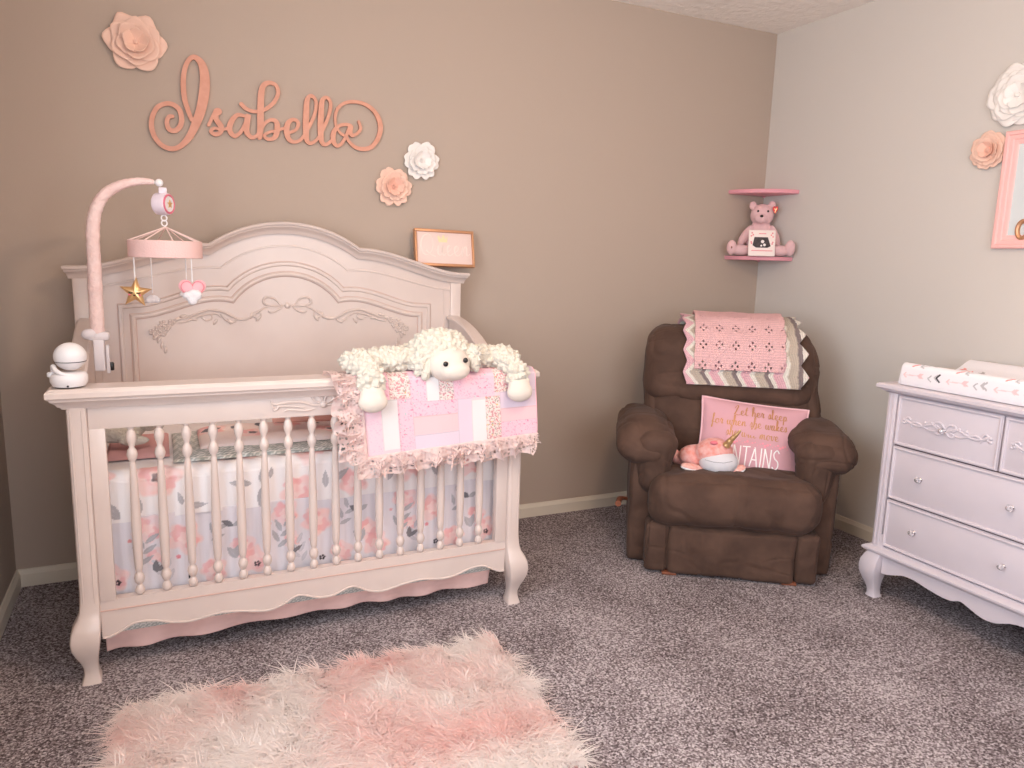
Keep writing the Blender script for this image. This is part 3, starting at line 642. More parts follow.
# ================================================================ SIGN ON HEADBOARD
cs = thing('framed_sign', 'small pink sign in copper frame with white script, standing on the headboard', 'sign', (-1.84, -.08, 1.2))
lean = Matrix.Translation((-1.84, -.085, 1.214)) @ Euler((math.radians(-13), 0, 0)).to_matrix().to_4x4() @ Euler((0, math.radians(1.0), 0)).to_matrix().to_4x4()
w, h, t_ = .134, .158, .011
for q in ((-w, w, 0, t_), (-w, w, h - t_, h), (-w, -w + t_ * .8, t_, h - t_), (w - t_ * .8, w, t_, h - t_)):
    B(lean).box(q[0], q[1], -.012, .012, q[2], q[3], .0015).build('frame_bar', COPPER, cs)
B(lean).box(-w + .007, w - .007, -.002, .008, .009, h - .009, .001).build('panel', mat('pale_pink_print', (232, 208, 201), .7), cs)
GL = {  # single-stroke script, x advance then strokes in 0..1 (x-height .45)
 'L': (.62, [[(.12, .62), (.2, .8), (.34, .95), (.42, .85), (.3, .55), (.18, .2), (.08, .02), (.2, .06), (.4, -.02), (.6, .08)]]),
 'Q': (.8, [[(.42, .95), (.2, .85), (.06, .5), (.12, .12), (.32, 0), (.56, .2), (.64, .6), (.52, .9), (.36, .95)], [(.3, .22), (.5, .02), (.74, -.06)]]),
 'e': (.36, [[(0, .1), (.2, .25), (.24, .4), (.14, .45), (.05, .3), (.07, .08), (.2, .0), (.36, .12)]]),
 't': (.3, [[(0, .1), (.14, .5), (.2, .85), (.1, .4), (.1, .08), (.2, .02), (.3, .12)], [(.0, .55), (.28, .6)]]),
 'h': (.42, [[(0, .1), (.16, .55), (.2, .9), (.12, .95), (.08, .6), (.06, 0), (.12, .3), (.24, .44), (.28, .3), (.27, .06), (.34, .0), (.42, .12)]]),
 'r': (.32, [[(0, .1), (.08, .42), (.1, .5), (.14, .4), (.24, .42), (.2, .2), (.22, .02), (.32, .12)]]),
 's': (.3, [[(0, .1), (.14, .48), (.2, .25), (.16, .04), (.04, .04), (.16, .02), (.3, .12)]]),
 'l': (.28, [[(0, .1), (.14, .5), (.19, .9), (.11, .95), (.07, .6), (.07, .1), (.16, .0), (.28, .12)]]),
 'p': (.4, [[(0, .1), (.09, .45), (.07, .1), (.03, -.4), (.1, .3), (.22, .45), (.28, .25), (.2, .03), (.1, .08)], [(.2, .03), (.4, .12)]]),
 'f': (.3, [[(0, .1), (.16, .6), (.2, .92), (.12, .9), (.1, .4), (.06, -.35), (.0, -.3), (.1, .05), (.3, .12)]]),
 'o': (.4, [[(.2, .45), (.06, .35), (.06, .08), (.2, .0), (.29, .2), (.22, .43), (.3, .38), (.4, .4)]]),
 'w': (.55, [[(0, .2), (.07, .44), (.06, .12), (.14, .0), (.25, .15), (.27, .42), (.27, .1), (.36, .0), (.46, .2), (.46, .42), (.55, .38)]]),
 'n': (.44, [[(0, .1), (.08, .44), (.07, 0), (.15, .35), (.26, .44), (.28, .2), (.3, .02), (.44, .12)]]),
 'k': (.4, [[(0, .1), (.16, .6), (.17, .92), (.09, .9), (.07, .4), (.06, 0)], [(.07, .2), (.22, .42), (.2, .25), (.1, .22), (.24, .02), (.4, .12)]]),
 'a': (.42, [[(.26, .42), (.1, .42), (.04, .15), (.12, .0), (.24, .15), (.28, .44), (.25, .1), (.32, .0), (.42, .12)]]),
 'i': (.22, [[(0, .1), (.09, .44), (.07, .08), (.13, .0), (.22, .12)], [(.11, .62), (.12, .64)]]),
 'm': (.6, [[(0, .1), (.07, .44), (.06, 0), (.13, .35), (.22, .44), (.22, 0), (.3, .35), (.4, .44), (.41, .2), (.45, .02), (.6, .12)]]),
 'u': (.44, [[(0, .2), (.07, .44), (.05, .12), (.14, .0), (.26, .15), (.29, .44), (.28, .1), (.34, .0), (.44, .12)]]),
 'v': (.38, [[(0, .3), (.06, .44), (.08, .2), (.16, .0), (.26, .2), (.28, .42), (.38, .38)]]), ' ': (.3, [])}
def script(b, text, x, z, size, w, mp, d0, d1, m=0, stretch=1.0):
    for ch in text:
        adv, st = GL[ch]
        for s in st:
            P = cr([(x + p[0] * size * stretch, z + p[1] * size) for p in s], 4)
            T = np.gradient(P, axis=0); down = np.clip(-T[:, 1] / (np.linalg.norm(T, axis=1) + 1e-9), 0, 1)
            b.add(*ribbon(P, w * (.6 + .8 * down), mp, d0, d1, w * .1), m=m)
        x += adv * size * stretch
    return x
mpl = lambda u, v, d: tuple(lean @ Vector((u, -d, v)))
b = B(); script(b, 'Queen', -.112, .048, .095, .0050, mpl, .001, .0032, stretch=1.0); b.build('script_lettering', mat('white_ink', (240, 222, 214), .7), cs)
b = B(); b.add(*poly([(-.025, .105), (.012, .105), (.016, .132), (.006, .118), (-.001, .136), (-.007, .136), (-.013, .118), (-.025, .134), (-.031, .128)], mpl, .001, .003)); b.build('gold_crown', mat('pale_gold_ink', (240, 220, 176), .5), cs)

# ================================================================ NAME SIGN
T_ = 1.0
mpw = lambda u, v, d: (u, -d, v)
nm = thing('name_sign', 'rose gold cursive name sign mounted on the wall above the crib', 'wall sign', (-2.53, -.01, 1.62))
SIG = {
'capital_letter': ([(-2.882,1.735),(-2.894,1.732),(-2.902,1.712),(-2.896,1.689),(-2.876,1.685),(-2.858,1.703),(-2.852,1.731),(-2.858,1.76),(-2.877,1.776),(-2.903,1.777),(-2.932,1.76),(-2.95,1.724),(-2.953,1.688),(-2.943,1.654),(-2.92,1.628),(-2.889,1.62),(-2.86,1.632),(-2.829,1.667),(-2.803,1.719),(-2.784,1.771),(-2.771,1.83),(-2.767,1.888),(-2.776,1.931),(-2.799,1.951),(-2.82,1.937),(-2.835,1.901),(-2.841,1.857),(-2.839,1.803),(-2.83,1.766),(-2.818,1.729)],
 [.009,.01,.011,.012,.012,.013,.013,.013,.012,.011,.011,.012,.013,.012,.012,.012,.013,.018,.023,.026,.028,.025,.02,.012,.011,.012,.013,.013,.012,.010]),
's': ([(-2.76,1.717),(-2.742,1.753),(-2.732,1.771),(-2.722,1.769),(-2.732,1.757),(-2.732,1.738),(-2.718,1.717),(-2.72,1.694),(-2.739,1.685),(-2.753,1.694),(-2.74,1.707),(-2.717,1.704),(-2.690,1.712)], [.008,.009,.011,.016,.012,.014,.015,.012,.01,.009,.007,.007,.007]),
'a': ([(-2.632,1.762),(-2.657,1.763),(-2.68,1.737),(-2.687,1.705),(-2.671,1.686),(-2.648,1.701),(-2.627,1.742),(-2.618,1.767),(-2.625,1.731),(-2.625,1.703),(-2.609,1.686),(-2.591,1.693),(-2.578,1.713)], [.008,.01,.014,.014,.011,.009,.009,.014,.016,.014,.011,.008,.007]),
'b': ([(-2.642,1.804),(-2.625,1.789),(-2.597,1.782),(-2.566,1.789),(-2.542,1.804),(-2.52,1.828),(-2.506,1.86),(-2.515,1.888),(-2.54,1.893),(-2.56,1.88),(-2.569,1.848),(-2.573,1.791),(-2.575,1.733),(-2.579,1.690)], [.011,.010,.009,.009,.010,.010,.010,.009,.011,.014,.017,.018,.018,.014]),
'b_bowl': ([(-2.578,1.704),(-2.56,1.74),(-2.536,1.757),(-2.516,1.752),(-2.513,1.725),(-2.521,1.697),(-2.54,1.685),(-2.558,1.689),(-2.559,1.701),(-2.539,1.713),(-2.52,1.717),(-2.5,1.726),(-2.486,1.732)], [.007,.008,.009,.013,.016,.013,.009,.008,.007,.007,.007,.007,.007]),
'e': ([(-2.476,1.712),(-2.444,1.729),(-2.433,1.75),(-2.44,1.765),(-2.458,1.765),(-2.474,1.748),(-2.478,1.718),(-2.47,1.692),(-2.45,1.683),(-2.426,1.693),(-2.409,1.715)], [.007,.008,.009,.009,.010,.014,.016,.013,.009,.008,.008]),
'l': ([(-2.409,1.715),(-2.383,1.762),(-2.367,1.803),(-2.363,1.842),(-2.374,1.861),(-2.388,1.861),(-2.398,1.841),(-2.402,1.789),(-2.404,1.735),(-2.402,1.696),(-2.388,1.684),(-2.367,1.695),(-2.35,1.716)], [.008,.009,.009,.009,.009,.010,.014,.017,.017,.014,.010,.008,.008]),
'second_l': ([(-2.35,1.716),(-2.327,1.763),(-2.312,1.804),(-2.306,1.841),(-2.316,1.861),(-2.33,1.861),(-2.341,1.842),(-2.345,1.79),(-2.347,1.736),(-2.344,1.696),(-2.33,1.684),(-2.311,1.695),(-2.295,1.716)], [.008,.009,.009,.009,.009,.010,.014,.017,.017,.014,.010,.008,.008]),
'last_a': ([(-2.227,1.768),(-2.252,1.768),(-2.279,1.757),(-2.296,1.731),(-2.297,1.701),(-2.284,1.683),(-2.264,1.694),(-2.245,1.726),(-2.227,1.765),(-2.229,1.742),(-2.22,1.729),(-2.2,1.739),(-2.187,1.759),(-2.194,1.786)], [.008,.009,.010,.014,.014,.010,.009,.009,.013,.013,.010,.008,.008,.007]),
'swash': ([(-2.286,1.757),(-2.268,1.734),(-2.245,1.721),(-2.232,1.702),(-2.208,1.684),(-2.176,1.68),(-2.144,1.69),(-2.117,1.722),(-2.104,1.764),(-2.111,1.804),(-2.133,1.835),(-2.167,1.855),(-2.21,1.86),(-2.252,1.85),(-2.279,1.825),(-2.289,1.791),(-2.286,1.757)], [.006,.007,.008,.009,.010,.012,.013,.013,.014,.014,.012,.010,.009,.008,.008,.007,.006])}
for i, (k, (p, w)) in enumerate(SIG.items()):
    P = cr([(a, b_, c) for (a, b_), c in zip(p, w)], 7); P[:, 2] = P[:, 2] * 1.22 + .002
    b = B().add(*ribbon(P[:, :2], P[:, 2], mpw, .004, .0145 + .0004 * (i % 3), slope=.0014)); b.add(*disc(P[0, :2], P[0, 2] / 2, mpw, .004, .0143)); b.add(*disc(P[-1, :2], P[-1, 2] / 2, mpw, .004, .0157 + .0004 * (i % 3)))
    b.build(k + '_stroke' if len(k) < 3 else k, ROSE, nm, sharp=5)
for i, o in enumerate([c for c in nm.children]):
    o.name = 'script_letter'

# ================================================================ PAPER FLOWERS
def paper_flower(name, label, c, normal, R, layers, heart, notch=.0, roll=0, centerm=None):
    Nn = Vector(normal); up = Vector((0, 0, 1)); ux = up.cross(Nn).normalized()
    X = Matrix(((ux.x, up.x, Nn.x, c[0]), (ux.y, up.y, Nn.y, c[1]), (ux.z, up.z, Nn.z, c[2]), (0, 0, 0, 1)))
    t = thing(name, label, 'paper flower', c)
    for li, (nP, r, wd, z0, lift, curl, ph, m) in enumerate(layers):
        b = B(X)
        for k in range(nP):
            a = 2 * PI * k / nP + ph + roll + random.uniform(-.05, .05); rr = r * random.uniform(.96, 1.04)
            def fn(U, V, a=a, rr=rr, k=k):
                ph_ = (U - .5) * 2 * PI; q = V * (1 - notch * np.exp(-(ph_ / .38) ** 2) + .03 * np.sin(ph_ * 5 + k))
                ex = rr * .50; x = rr * .50 + ex * np.cos(ph_) * q; y = wd * np.sin(ph_) * q * (1 - .30 * (x < rr * .5) * (1 - x / rr / .5))
                s = np.clip(x / rr, 0, 1.05); tt = y / wd
                z = z0 + lift * s ** 1.5 + .16 * wd * tt * tt * s + .06 * rr * np.maximum(s - .7, 0) * np.cos(tt * 5) + .005 * (k % 2) * s + .03 * rr * np.sin(tt * 3 + k) * s * s
                return x * math.cos(a) - y * math.sin(a), x * math.sin(a) + y * math.cos(a), z
            P, F, _, _ = grid(fn, 26, 6); b.add(P, F)
        mod_cloth(b.build('petal_ring', m, t, sharp=0), .0008)
    b = B(X); P = []
    for i in range(60): a = i * .45; r = R * .015 + R * heart * i / 60; P.append((r * math.cos(a), r * math.sin(a)))
    rb = [(p[0], p[1], layers[-1][3] + .003) for p in P]
    V = []; F = []
    for i, (x, y, z) in enumerate(rb): V += [(x, y, z - .004), (x * 1.12, y * 1.12, z + R * .16 * (1 - .4 * i / 60))]
    for i in range(59): F.append((2 * i, 2 * i + 2, 2 * i + 3, 2 * i + 1))
    b.add(V, F); mod_cloth(b.build('flower_heart', centerm or layers[-1][-1], t, sharp=0), .0012)
    return t
def LY(R, ns, m, m2, depth=1.0, wide=.5):
    out = []
    for i, n in enumerate(ns):
        f = 1 - i / len(ns) * .80; r = R * f; out.append((n, r, r * wide * (1 + .15 * i), .004 + .006 * depth * i, .010 * depth * (1 + 1.6 * i), .012 * (1 - i * .2), i * .5, m if i < len(ns) - 1 else m2))
    return out
paper_flower('paper_flower', 'large blush paper flower at the top left above the name sign', (-2.990, -.004, 1.974), (0, -1, 0), .1, LY(.098, [6, 6, 5, 5], PAPERP, PAPERP, .6, .50), .05, -.16)
paper_flower('paper_flower', 'small white paper flower right of the name sign', (-1.928, -.004, 1.654), (0, -1, 0), .08, LY(.086, [6, 6, 5], PAPERW, PAPERW, .75, .40), .14, .26)
paper_flower('paper_flower', 'small peach paper flower below the name sign\'s right end', (-2.048, -.004, 1.539), (0, -1, 0), .08, LY(.086, [6, 6, 5], PAPERP, PAPERPD, .75, .40), .14, .26)
paper_flower('paper_flower', 'large cream white paper flower above the pink frame on the right wall', (-.004, -1.285, 1.915), (-1, 0, 0), .112, LY(.120, [10, 9, 8, 6], PAPERW, PAPERW, .3, .42), .06, .05)
paper_flower('paper_flower', 'peach paper flower beside the upper corner of the pink frame', (-.004, -1.200, 1.725), (-1, 0, 0), .075, LY(.078, [7, 7, 6, 5], PAPERP, PAPERPD, .45, .42), .12, .18)

# pink framed picture on the right wall
pf = thing('picture_frame', 'pink moulded picture frame with pale blue panel on the right wall', 'picture frame', (-.01, -1.45, 1.348))
y0, y1, z0, z1 = -1.262, -1.63, 1.348, 1.785
mpr = lambda u, v, d: (-.002 - d, u, v)
path = [(y0, z0), (y0, z1), (y1, z1), (y1, z0)]
def rectframe(b, y0, z0, y1, z1, prof):
    pts = [(y0, z0, 1, 1), (y1, z0, -1, 1), (y1, z1, -1, -1), (y0, z1, 1, -1)]; V = []; F = []; K = len(prof)
    for y, z, sy, sz in pts:
        for n, d in prof: V.append((-.002 - d, y - sy * n, z + sz * n))
    for i in range(4):
        j = (i + 1) % 4
        for k in range(K - 1): F.append((i * K + k, i * K + k + 1, j * K + k + 1, j * K + k))
    b.add(V, F)
b = B(); rectframe(b, y0, z0, y1, z1, [(0, 0), (0, .018), (.004, .022), (.014, .022), (.018, .017), (.03, .016), (.034, .012), (.044, .010), (.05, .006), (.05, 0)])
b.build('frame_moulding', FRAMEP, pf, sharp=25)
B().box(-.008, -.004, y1 + .045, y0 - .045, z0 + .045, z1 - .045, 0).build('panel', mat('pale_blue_linen', (214, 220, 222), .7), pf)
P = [(-.010, -1.368 + .02 * math.cos(a), 1.418 + .032 * math.sin(a)) for a in np.linspace(0, 2 * PI, 25)[:-1]]
B().add(*tube(P, .009, 8, closed=True)).build('copper_ring', COPPER, pf)

# ================================================================ MOBILE
mb = thing('crib_mobile', 'pink fabric crib mobile with arched arm clamped to the crib side', 'mobile', (-3.13, -.45, .86))
path = cr([(-3.138, -.45, .985), (-3.137, -.45, 1.09), (-3.135, -.45, 1.2), (-3.133, -.45, 1.30), (-3.122, -.45, 1.365), (-3.095, -.45, 1.415), (-3.05, -.45, 1.447), (-3.0, -.45, 1.462), (-2.955, -.45, 1.463)], 10)
n = len(path); tt = np.linspace(0, 1, n); rr = np.interp(tt, [0, .35, .7, .92, 1], [.021, .0195, .016, .011, .007]) * (1 + .05 * vnoise(tt * 45, tt * 0) + .03 * np.sin(tt * 160))
B().add(*tube(path, rr, 14)).build('arm_sleeve', mat('speckled_pink_fabric', (242, 216, 212), .85, var=(236, 204, 200), vscale=30, bump=.6, bscale=70), mb, sharp=0)
b = B(); b.add(*tube(path[-8:] + np.array([.002, 0, 0]), .005, 8)); b.ell((-2.94, -.45, 1.462), (.012, .007, .012)); b.build('arm_tip', WHITE, mb)
b = B().box(-3.152, -3.120, -.470, -.435, .868, .975, .006); b.ell((-3.16, -.46, .985), (.024, .018, .018)); b.box(-3.165, -3.105, -.472, -.432, .965, .993, .008); b.box(-3.118, -3.108, -.466, -.438, .86, .95, .003)
cl = b.build('clamp', mat('grey_white_plastic', (222, 214, 218), .35), mb)
B().add(*lathe([(.006, 0), (.007, .004), (.007, .022), (.005, .026)], (-3.104, -.453, .868), 14)).build('clamp_screw', DARK, cl)
mbx, mby = -2.931, -.45
b = B().box(mbx - .012, mbx + .012, mby - .012, mby + .012, 1.428, 1.448, .003)
XB = Matrix.Translation((mbx + .002, mby, 1.397)) @ Euler((0, 0, math.radians(52))).to_matrix().to_4x4()
b.add(*lathe([(.03, -.026), (.034, -.022), (.035, .010), (.033, .016)], (0, 0, 0), 28, 'y'), xf=Matrix.Translation((mbx + .002, mby, 1.397)) @ Euler((0, 0, math.radians(238))).to_matrix().to_4x4())
mbo = b.build('music_box', mat('lilac_white_plastic', (232, 218, 228), .35), mb)
XB = Matrix.Translation((mbx + .002, mby, 1.397)) @ Euler((0, 0, math.radians(238))).to_matrix().to_4x4()
b = B(); b.add(*tube([(.028 * math.cos(a), .017, .028 * math.sin(a)) for a in np.linspace(0, 2 * PI, 25)[:-1]], .0035, 6, closed=True), xf=XB); b.build('pink_ring', mat('rose_plastic', (220, 120, 140), .4), mbo)
b = B(); b.add(*lathe([(.024, .012), (.024, .0185), (.001, .019)], (0, 0, 0), 24, 'y'), xf=XB); b.build('white_face', WHITE, mbo)
b = B(); st5 = [((.014 if k % 2 == 0 else .006) * math.sin(k * PI / 5), (.014 if k % 2 == 0 else .006) * math.cos(k * PI / 5)) for k in range(10)]
b.add(*poly(st5, lambda u, v, d: (u, d, v), .019, .021), xf=XB); b.build('printed_star', GOLD, mbo)
b = B()
for zc in (1.353, 1.337): b.add(*tube([(mbx + .008 * math.cos(a), mby, zc + .009 * math.sin(a)) for a in np.linspace(0, 2 * PI, 15)[:-1]], .0025, 6, closed=True))
b.build('hook_chain', WHITE, mb)
R_, ap_ = .108, (mbx + .003, mby, 1.325)
b = B()
for k in range(8): a = k * PI / 4 + .2; b.add(*tube([ap_, (mbx + R_ * math.cos(a), mby + R_ * math.sin(a), 1.280)], .0022, 6))
b.build('ribbon_spokes', mat('pink_ribbon', (242, 214, 208), .7), mb)
b = B(); b.add(*[*lathe([(R_, 1.228), (R_ + .002, 1.230), (R_ + .002, 1.280), (R_, 1.282), (R_ - .003, 1.280), (R_ - .003, 1.230), (R_, 1.228)], (mbx, mby, 0), 48)][:1], [f for f in lathe([(0, 0)] * 7, seg=48)[1] if len(f) == 4])
b.build('fabric_ring', mat('ring_pink_fabric', (240, 202, 198), .85, bump=.2, bscale=200), mb)
def hang(x, y, z0_, z1_): return B().add(*tube([(x, y, z0_), (x, y, z1_)], .0022, 6)).build('hanging_cord', WHITE, mb)
sx_, sy_, sz_ = mbx - .092, mby - .045, 1.118
hang(sx_, sy_, sz_ + .02, 1.245); hang(mbx + .072, mby - .07, 1.155, 1.245); hang(mbx - .045, mby + .09, 1.11, 1.245); hang(mbx + .06, mby + .08, 1.13, 1.245)
b = B(); V = []; F = []; nr = 10; pts = []
for k in range(10): r = .050 if k % 2 == 0 else .0215; a = k * PI / 5; pts.append((r * math.sin(a), r * math.cos(a)))
pts = [tuple(p) for p in np.array([(1 - t) * np.array(pts[i]) + t * np.array(pts[(i + 1) % 10]) for i in range(10) for t in (0, .33, .66)])]
N = len(pts)
for s in (1, -1):
    base_i = len(V)
    for j, f in enumerate((1, .8, .55, .3, .02)):
        for p in pts: V.append((p[0] * f, -s * .014 * (1 - f ** 2) ** .6, p[1] * f))
    for j in range(4):
        for k in range(N): l = (k + 1) % N; q = (base_i + j * N + k, base_i + j * N + l, base_i + (j + 1) * N + l, base_i + (j + 1) * N + k); F.append(q if s > 0 else q[::-1])
XS = Matrix.Translation((sx_, sy_, sz_)) @ Euler((0, math.radians(4), math.radians(-12))).to_matrix().to_4x4()
st = B().add(V, F, xf=XS).build('gold_star', GOLD, mb, sharp=50); st['label'] = 'shiny gold star with sleeping face'
b = B()
for s in (-1, 1): b.add(*tube([(s * .011 + .005 * math.cos(a), -.0145, .002 + .004 * math.sin(a)) for a in np.linspace(PI, 2 * PI, 7)], .0014, 5), xf=XS)
b.add(*tube([(.003 * math.cos(a), -.0155, -.006 + .003 * math.sin(a)) for a in np.linspace(PI, 2 * PI, 7)], .0014, 5), xf=XS); b.build('sleeping_face', DARK, st)
B().ell((-.015, -.0125, -.007), (.004, .002, .003), sub=2, xf=XS).build('cheek', REDP, st)
B().ell((.015, -.0125, -.007), (.004, .002, .003), sub=2, xf=XS).build('cheek', REDP, st)
hx, hy, hz_ = mbx + .072, mby - .07, 1.125
b = B(); 
hp = [(.00255 * 16 * math.sin(a) ** 3 , .00255 * (13 * math.cos(a) - 5 * math.cos(2 * a) - 2 * math.cos(3 * a) - math.cos(4 * a))) for a in np.linspace(0, 2 * PI, 41)[:-1]]
V = []; F = []; N = len(hp)
for s in (1, -1):
    bi = len(V)
    for f in (1, .85, .6, .3, .02):
        for p in hp: V.append((hx + p[0] * f, hy - s * .011 * (1 - f * f) ** .6, hz_ + .006 + p[1] * f))
    for j in range(4):
        for k in range(N): l = (k + 1) % N; q = (bi + j * N + k, bi + j * N + l, bi + (j + 1) * N + l, bi + (j + 1) * N + k); F.append(q if s < 0 else q[::-1])
hh = b.add(V, F).build('heart', mat('heart_pink_fabric', (240, 180, 188), .8), mb, sharp=0)
B().add(*tube([(hx + p[0] * .82, hy - .0075, hz_ + .006 + p[1] * .82) for p in hp], .001, 5, closed=True)).build('stitching', REDP, hh)
o = B().ell((hx - .014, hy - .013, hz_ - .014), (.017, .013, .014)).ell((hx + .010, hy - .013, hz_ - .012), (.017, .013, .017)).ell((hx - .002, hy - .013, hz_ - .030), (.015, .012, .014)).ell((hx + .0, hy - .014, hz_ - .004), (.012, .011, .010)).build('white_cloud', CLOUD, mb); plush(o, .003, .003, .006)
for dx, dy, dz in ((-.045, .09, 1.09), (.06, .08, 1.11)):
    o = B().ell((mbx + dx, mby + dy, dz), (.02, .008, .014)).ell((mbx + dx + .012, mby + dy, dz - .004), (.012, .008, .01)).ell((mbx + dx - .012, mby + dy, dz - .004), (.012, .008, .01)).build('small_cloud', CLOUD, mb); plush(o, .003, .002, .006)

# ================================================================ BABY MONITOR
mo = thing('baby_monitor', 'white round baby monitor camera standing on the left end of crib rail', 'baby monitor', (-3.182, -.80, .877))
cxm, cym = -3.190, -.792
B().add(*[lathe([(.030, .8775), (.040, .880), (.046, .892), (.046, .906), (.042, .914), (.036, .917), (.001, .918)], (cxm, cym, 0), 32)][0]).build('base', WHITE, mo)
B().add(*lathe([(.034, .877), (.036, .8775), (.038, .880)], (cxm, cym, 0), 32)).ell((cxm + .0, cym - .042, .884), (.003, .003, .003), sub=2).build('base_ring', DARK, mo)
B().ell((cxm + .006, cym, .960), (.040, .040, .038), sub=4).build('camera_head', WHITE, mo)
b = B(); b.add(*tube(cr([(cxm - .036, cym + .004, .905), (cxm - .035, cym - .01, .935), (cxm - .026, cym - .028, .925), (cxm - .008, cym - .036, .915), (cxm + .012, cym - .033, .912)], 6), .006, 10)); b.add(*lathe([(.005, 0), (.009, .002), (.009, .012), (.005, .014)], (cxm - .042, cym - .004, .905), 14)); b.build('yoke', WHITE, mo)
B().add(*tube([(cxm + .006 + .0378 * math.cos(a), cym + .0378 * math.sin(a), .947) for a in np.linspace(0, 2 * PI, 31)[:-1]], .001, 5, closed=True)).build('seam', DARK, mo)

# ================================================================ RECLINER
th = math.radians(34); RX = Matrix.Translation((-.865, -.87, 0)) @ Euler((0, 0, -th)).to_matrix().to_4x4()
rc = thing('recliner', 'dark brown microsuede recliner armchair angled in the room corner', 'armchair', tuple(RX @ Vector((0, .3, 0))))
def cush(name, x0, x1, y0, y1, z0, z1, r, puff=(0, 0, 0), fn=None, n=22, noise=.004, seed=0, parent=rc, m=BROWN, crease=.006):
    c = np.array([(x0 + x1) / 2, (y0 + y1) / 2, (z0 + z1) / 2]); h = ((x1 - x0) / 2, (y1 - y0) / 2, (z1 - z0) / 2)
    V, F = rbox(h, min(r, min(h)), int(n * 1.9), puff, None, noise, seed, crease); V = V + c
    if fn is not None: V = fn(V)
    return B(RX).add(V, F).build(name, m, parent, sharp=0)
cush('base_frame', -.325, .325, -.02, .60, .04, .36, .03, noise=0, n=10)
# footrest in three stitched sections
cush('footrest_panel', -.255, .245, -.122, .0, .004, .212, .022, (0, .012, .0), n=26, noise=.006, seed=2)
cush('footrest_side', -.345, -.250, -.112, .0, .002, .212, .022, (0, .01, 0), noise=.006, seed=3)
cush('footrest_side', .240, .335, -.112, .0, .002, .212, .022, (0, .01, 0), noise=.006, seed=4)
def seatf(V):
    V = V.copy(); t = np.clip((V[:, 1] + .14) / .45, 0, 1); top = V[:, 2] > .30; V[:, 2] -= np.where(top, t * .05, 0)
    w = np.exp(-((V[:, 0]) / .006) ** 2) * (V[:, 2] > .24); V[:, 1] += w * .008 * (V[:, 1] < 0); V[:, 2] -= w * .006 * (V[:, 1] > -.1); return V
cush('seat_cushion', -.335, .330, -.145, .34, .200, .425, .075, (.0, .025, .018), seatf, n=44, noise=.007, seed=5)
for s, sd in ((-1, 6), (1, 9)):
    xa, xb = sorted((s * .415, s * .315)); a = cush('armrest', xa, xb, .0, .60, .001, .53, .020, (.006, .006, 0), noise=.003, seed=sd)
    xa, xb = sorted((s * .468, s * .250))
    def armf(V, s=s):
        V = V.copy(); t = np.clip((.10 - V[:, 1]) / .18, 0, 1); V[:, 2] -= t ** 2 * .035
        low = np.clip((.56 - V[:, 2]) / .1, 0, 1); return V
    cush('arm_pad', xa, xb, -.055, .50, .455, .600, .070, (.008, .01, .012), armf, n=34, noise=.012, seed=sd + 1, parent=a)
    xa, xb = sorted((s * .405, s * .238))
    def dropf(V, s=s):
        V = V.copy(); t = np.clip((.58 - V[:, 2]) / .28, 0, 1); cx = s * .315; V[:, 0] = cx + (V[:, 0] - cx) * (1 - .45 * t ** 1.5); V[:, 1] += t * .03; return V
    cush('arm_front_pad', xa, xb, -.070, .08, .30, .575, .06, (.01, .01, 0), dropf, n=30, noise=.012, seed=sd + 2, parent=a)
SH = .22
def backf(V):
    V = V.copy(); V[:, 1] += (V[:, 2] - .4) * SH + np.clip(V[:, 2] - .85, 0, 1) ** 2 * .6; f = 1 - np.clip(V[:, 2] - .86, 0, 1) * .35; V[:, 0] = .01 + (V[:, 0] - .01) * f; return V
cush('back_shell', -.34, .36, .36, .56, .22, .96, .06, (0, .01, 0), backf, noise=.002, seed=11)
cush('lumbar_cushion', -.352, .375, .245, .45, .36, .735, .07, (.005, .03, .0), backf, n=36, noise=.012, seed=13)
def headf(V):
    V = backf(V); return V
cush('head_cushion', -.372, .388, .225, .48, .63, .972, .085, (.0, .035, .008), headf, n=40, noise=.013, seed=15)
cush('back_side_roll', -.372, -.27, .26, .45, .42, .80, .045, (.0, .015, 0), backf, noise=.010, seed=17)
cush('back_side_roll', .30, .398, .26, .45, .42, .80, .045, (.0, .015, 0), backf, noise=.010, seed=19)
b = B(RX); b.add(*tube([(-.42, .12, .235), (-.44, .11, .24), (-.455, .08, .245), (-.46, .0, .25)], [.008, .008, .012, .013], 10)); b.build('recline_lever', WOOD, rc)
for x in (-.27, .20): B(RX).box(x, x + .06, -.115, .56, 0, .012, .004).build('wooden_runner', WOOD, rc)

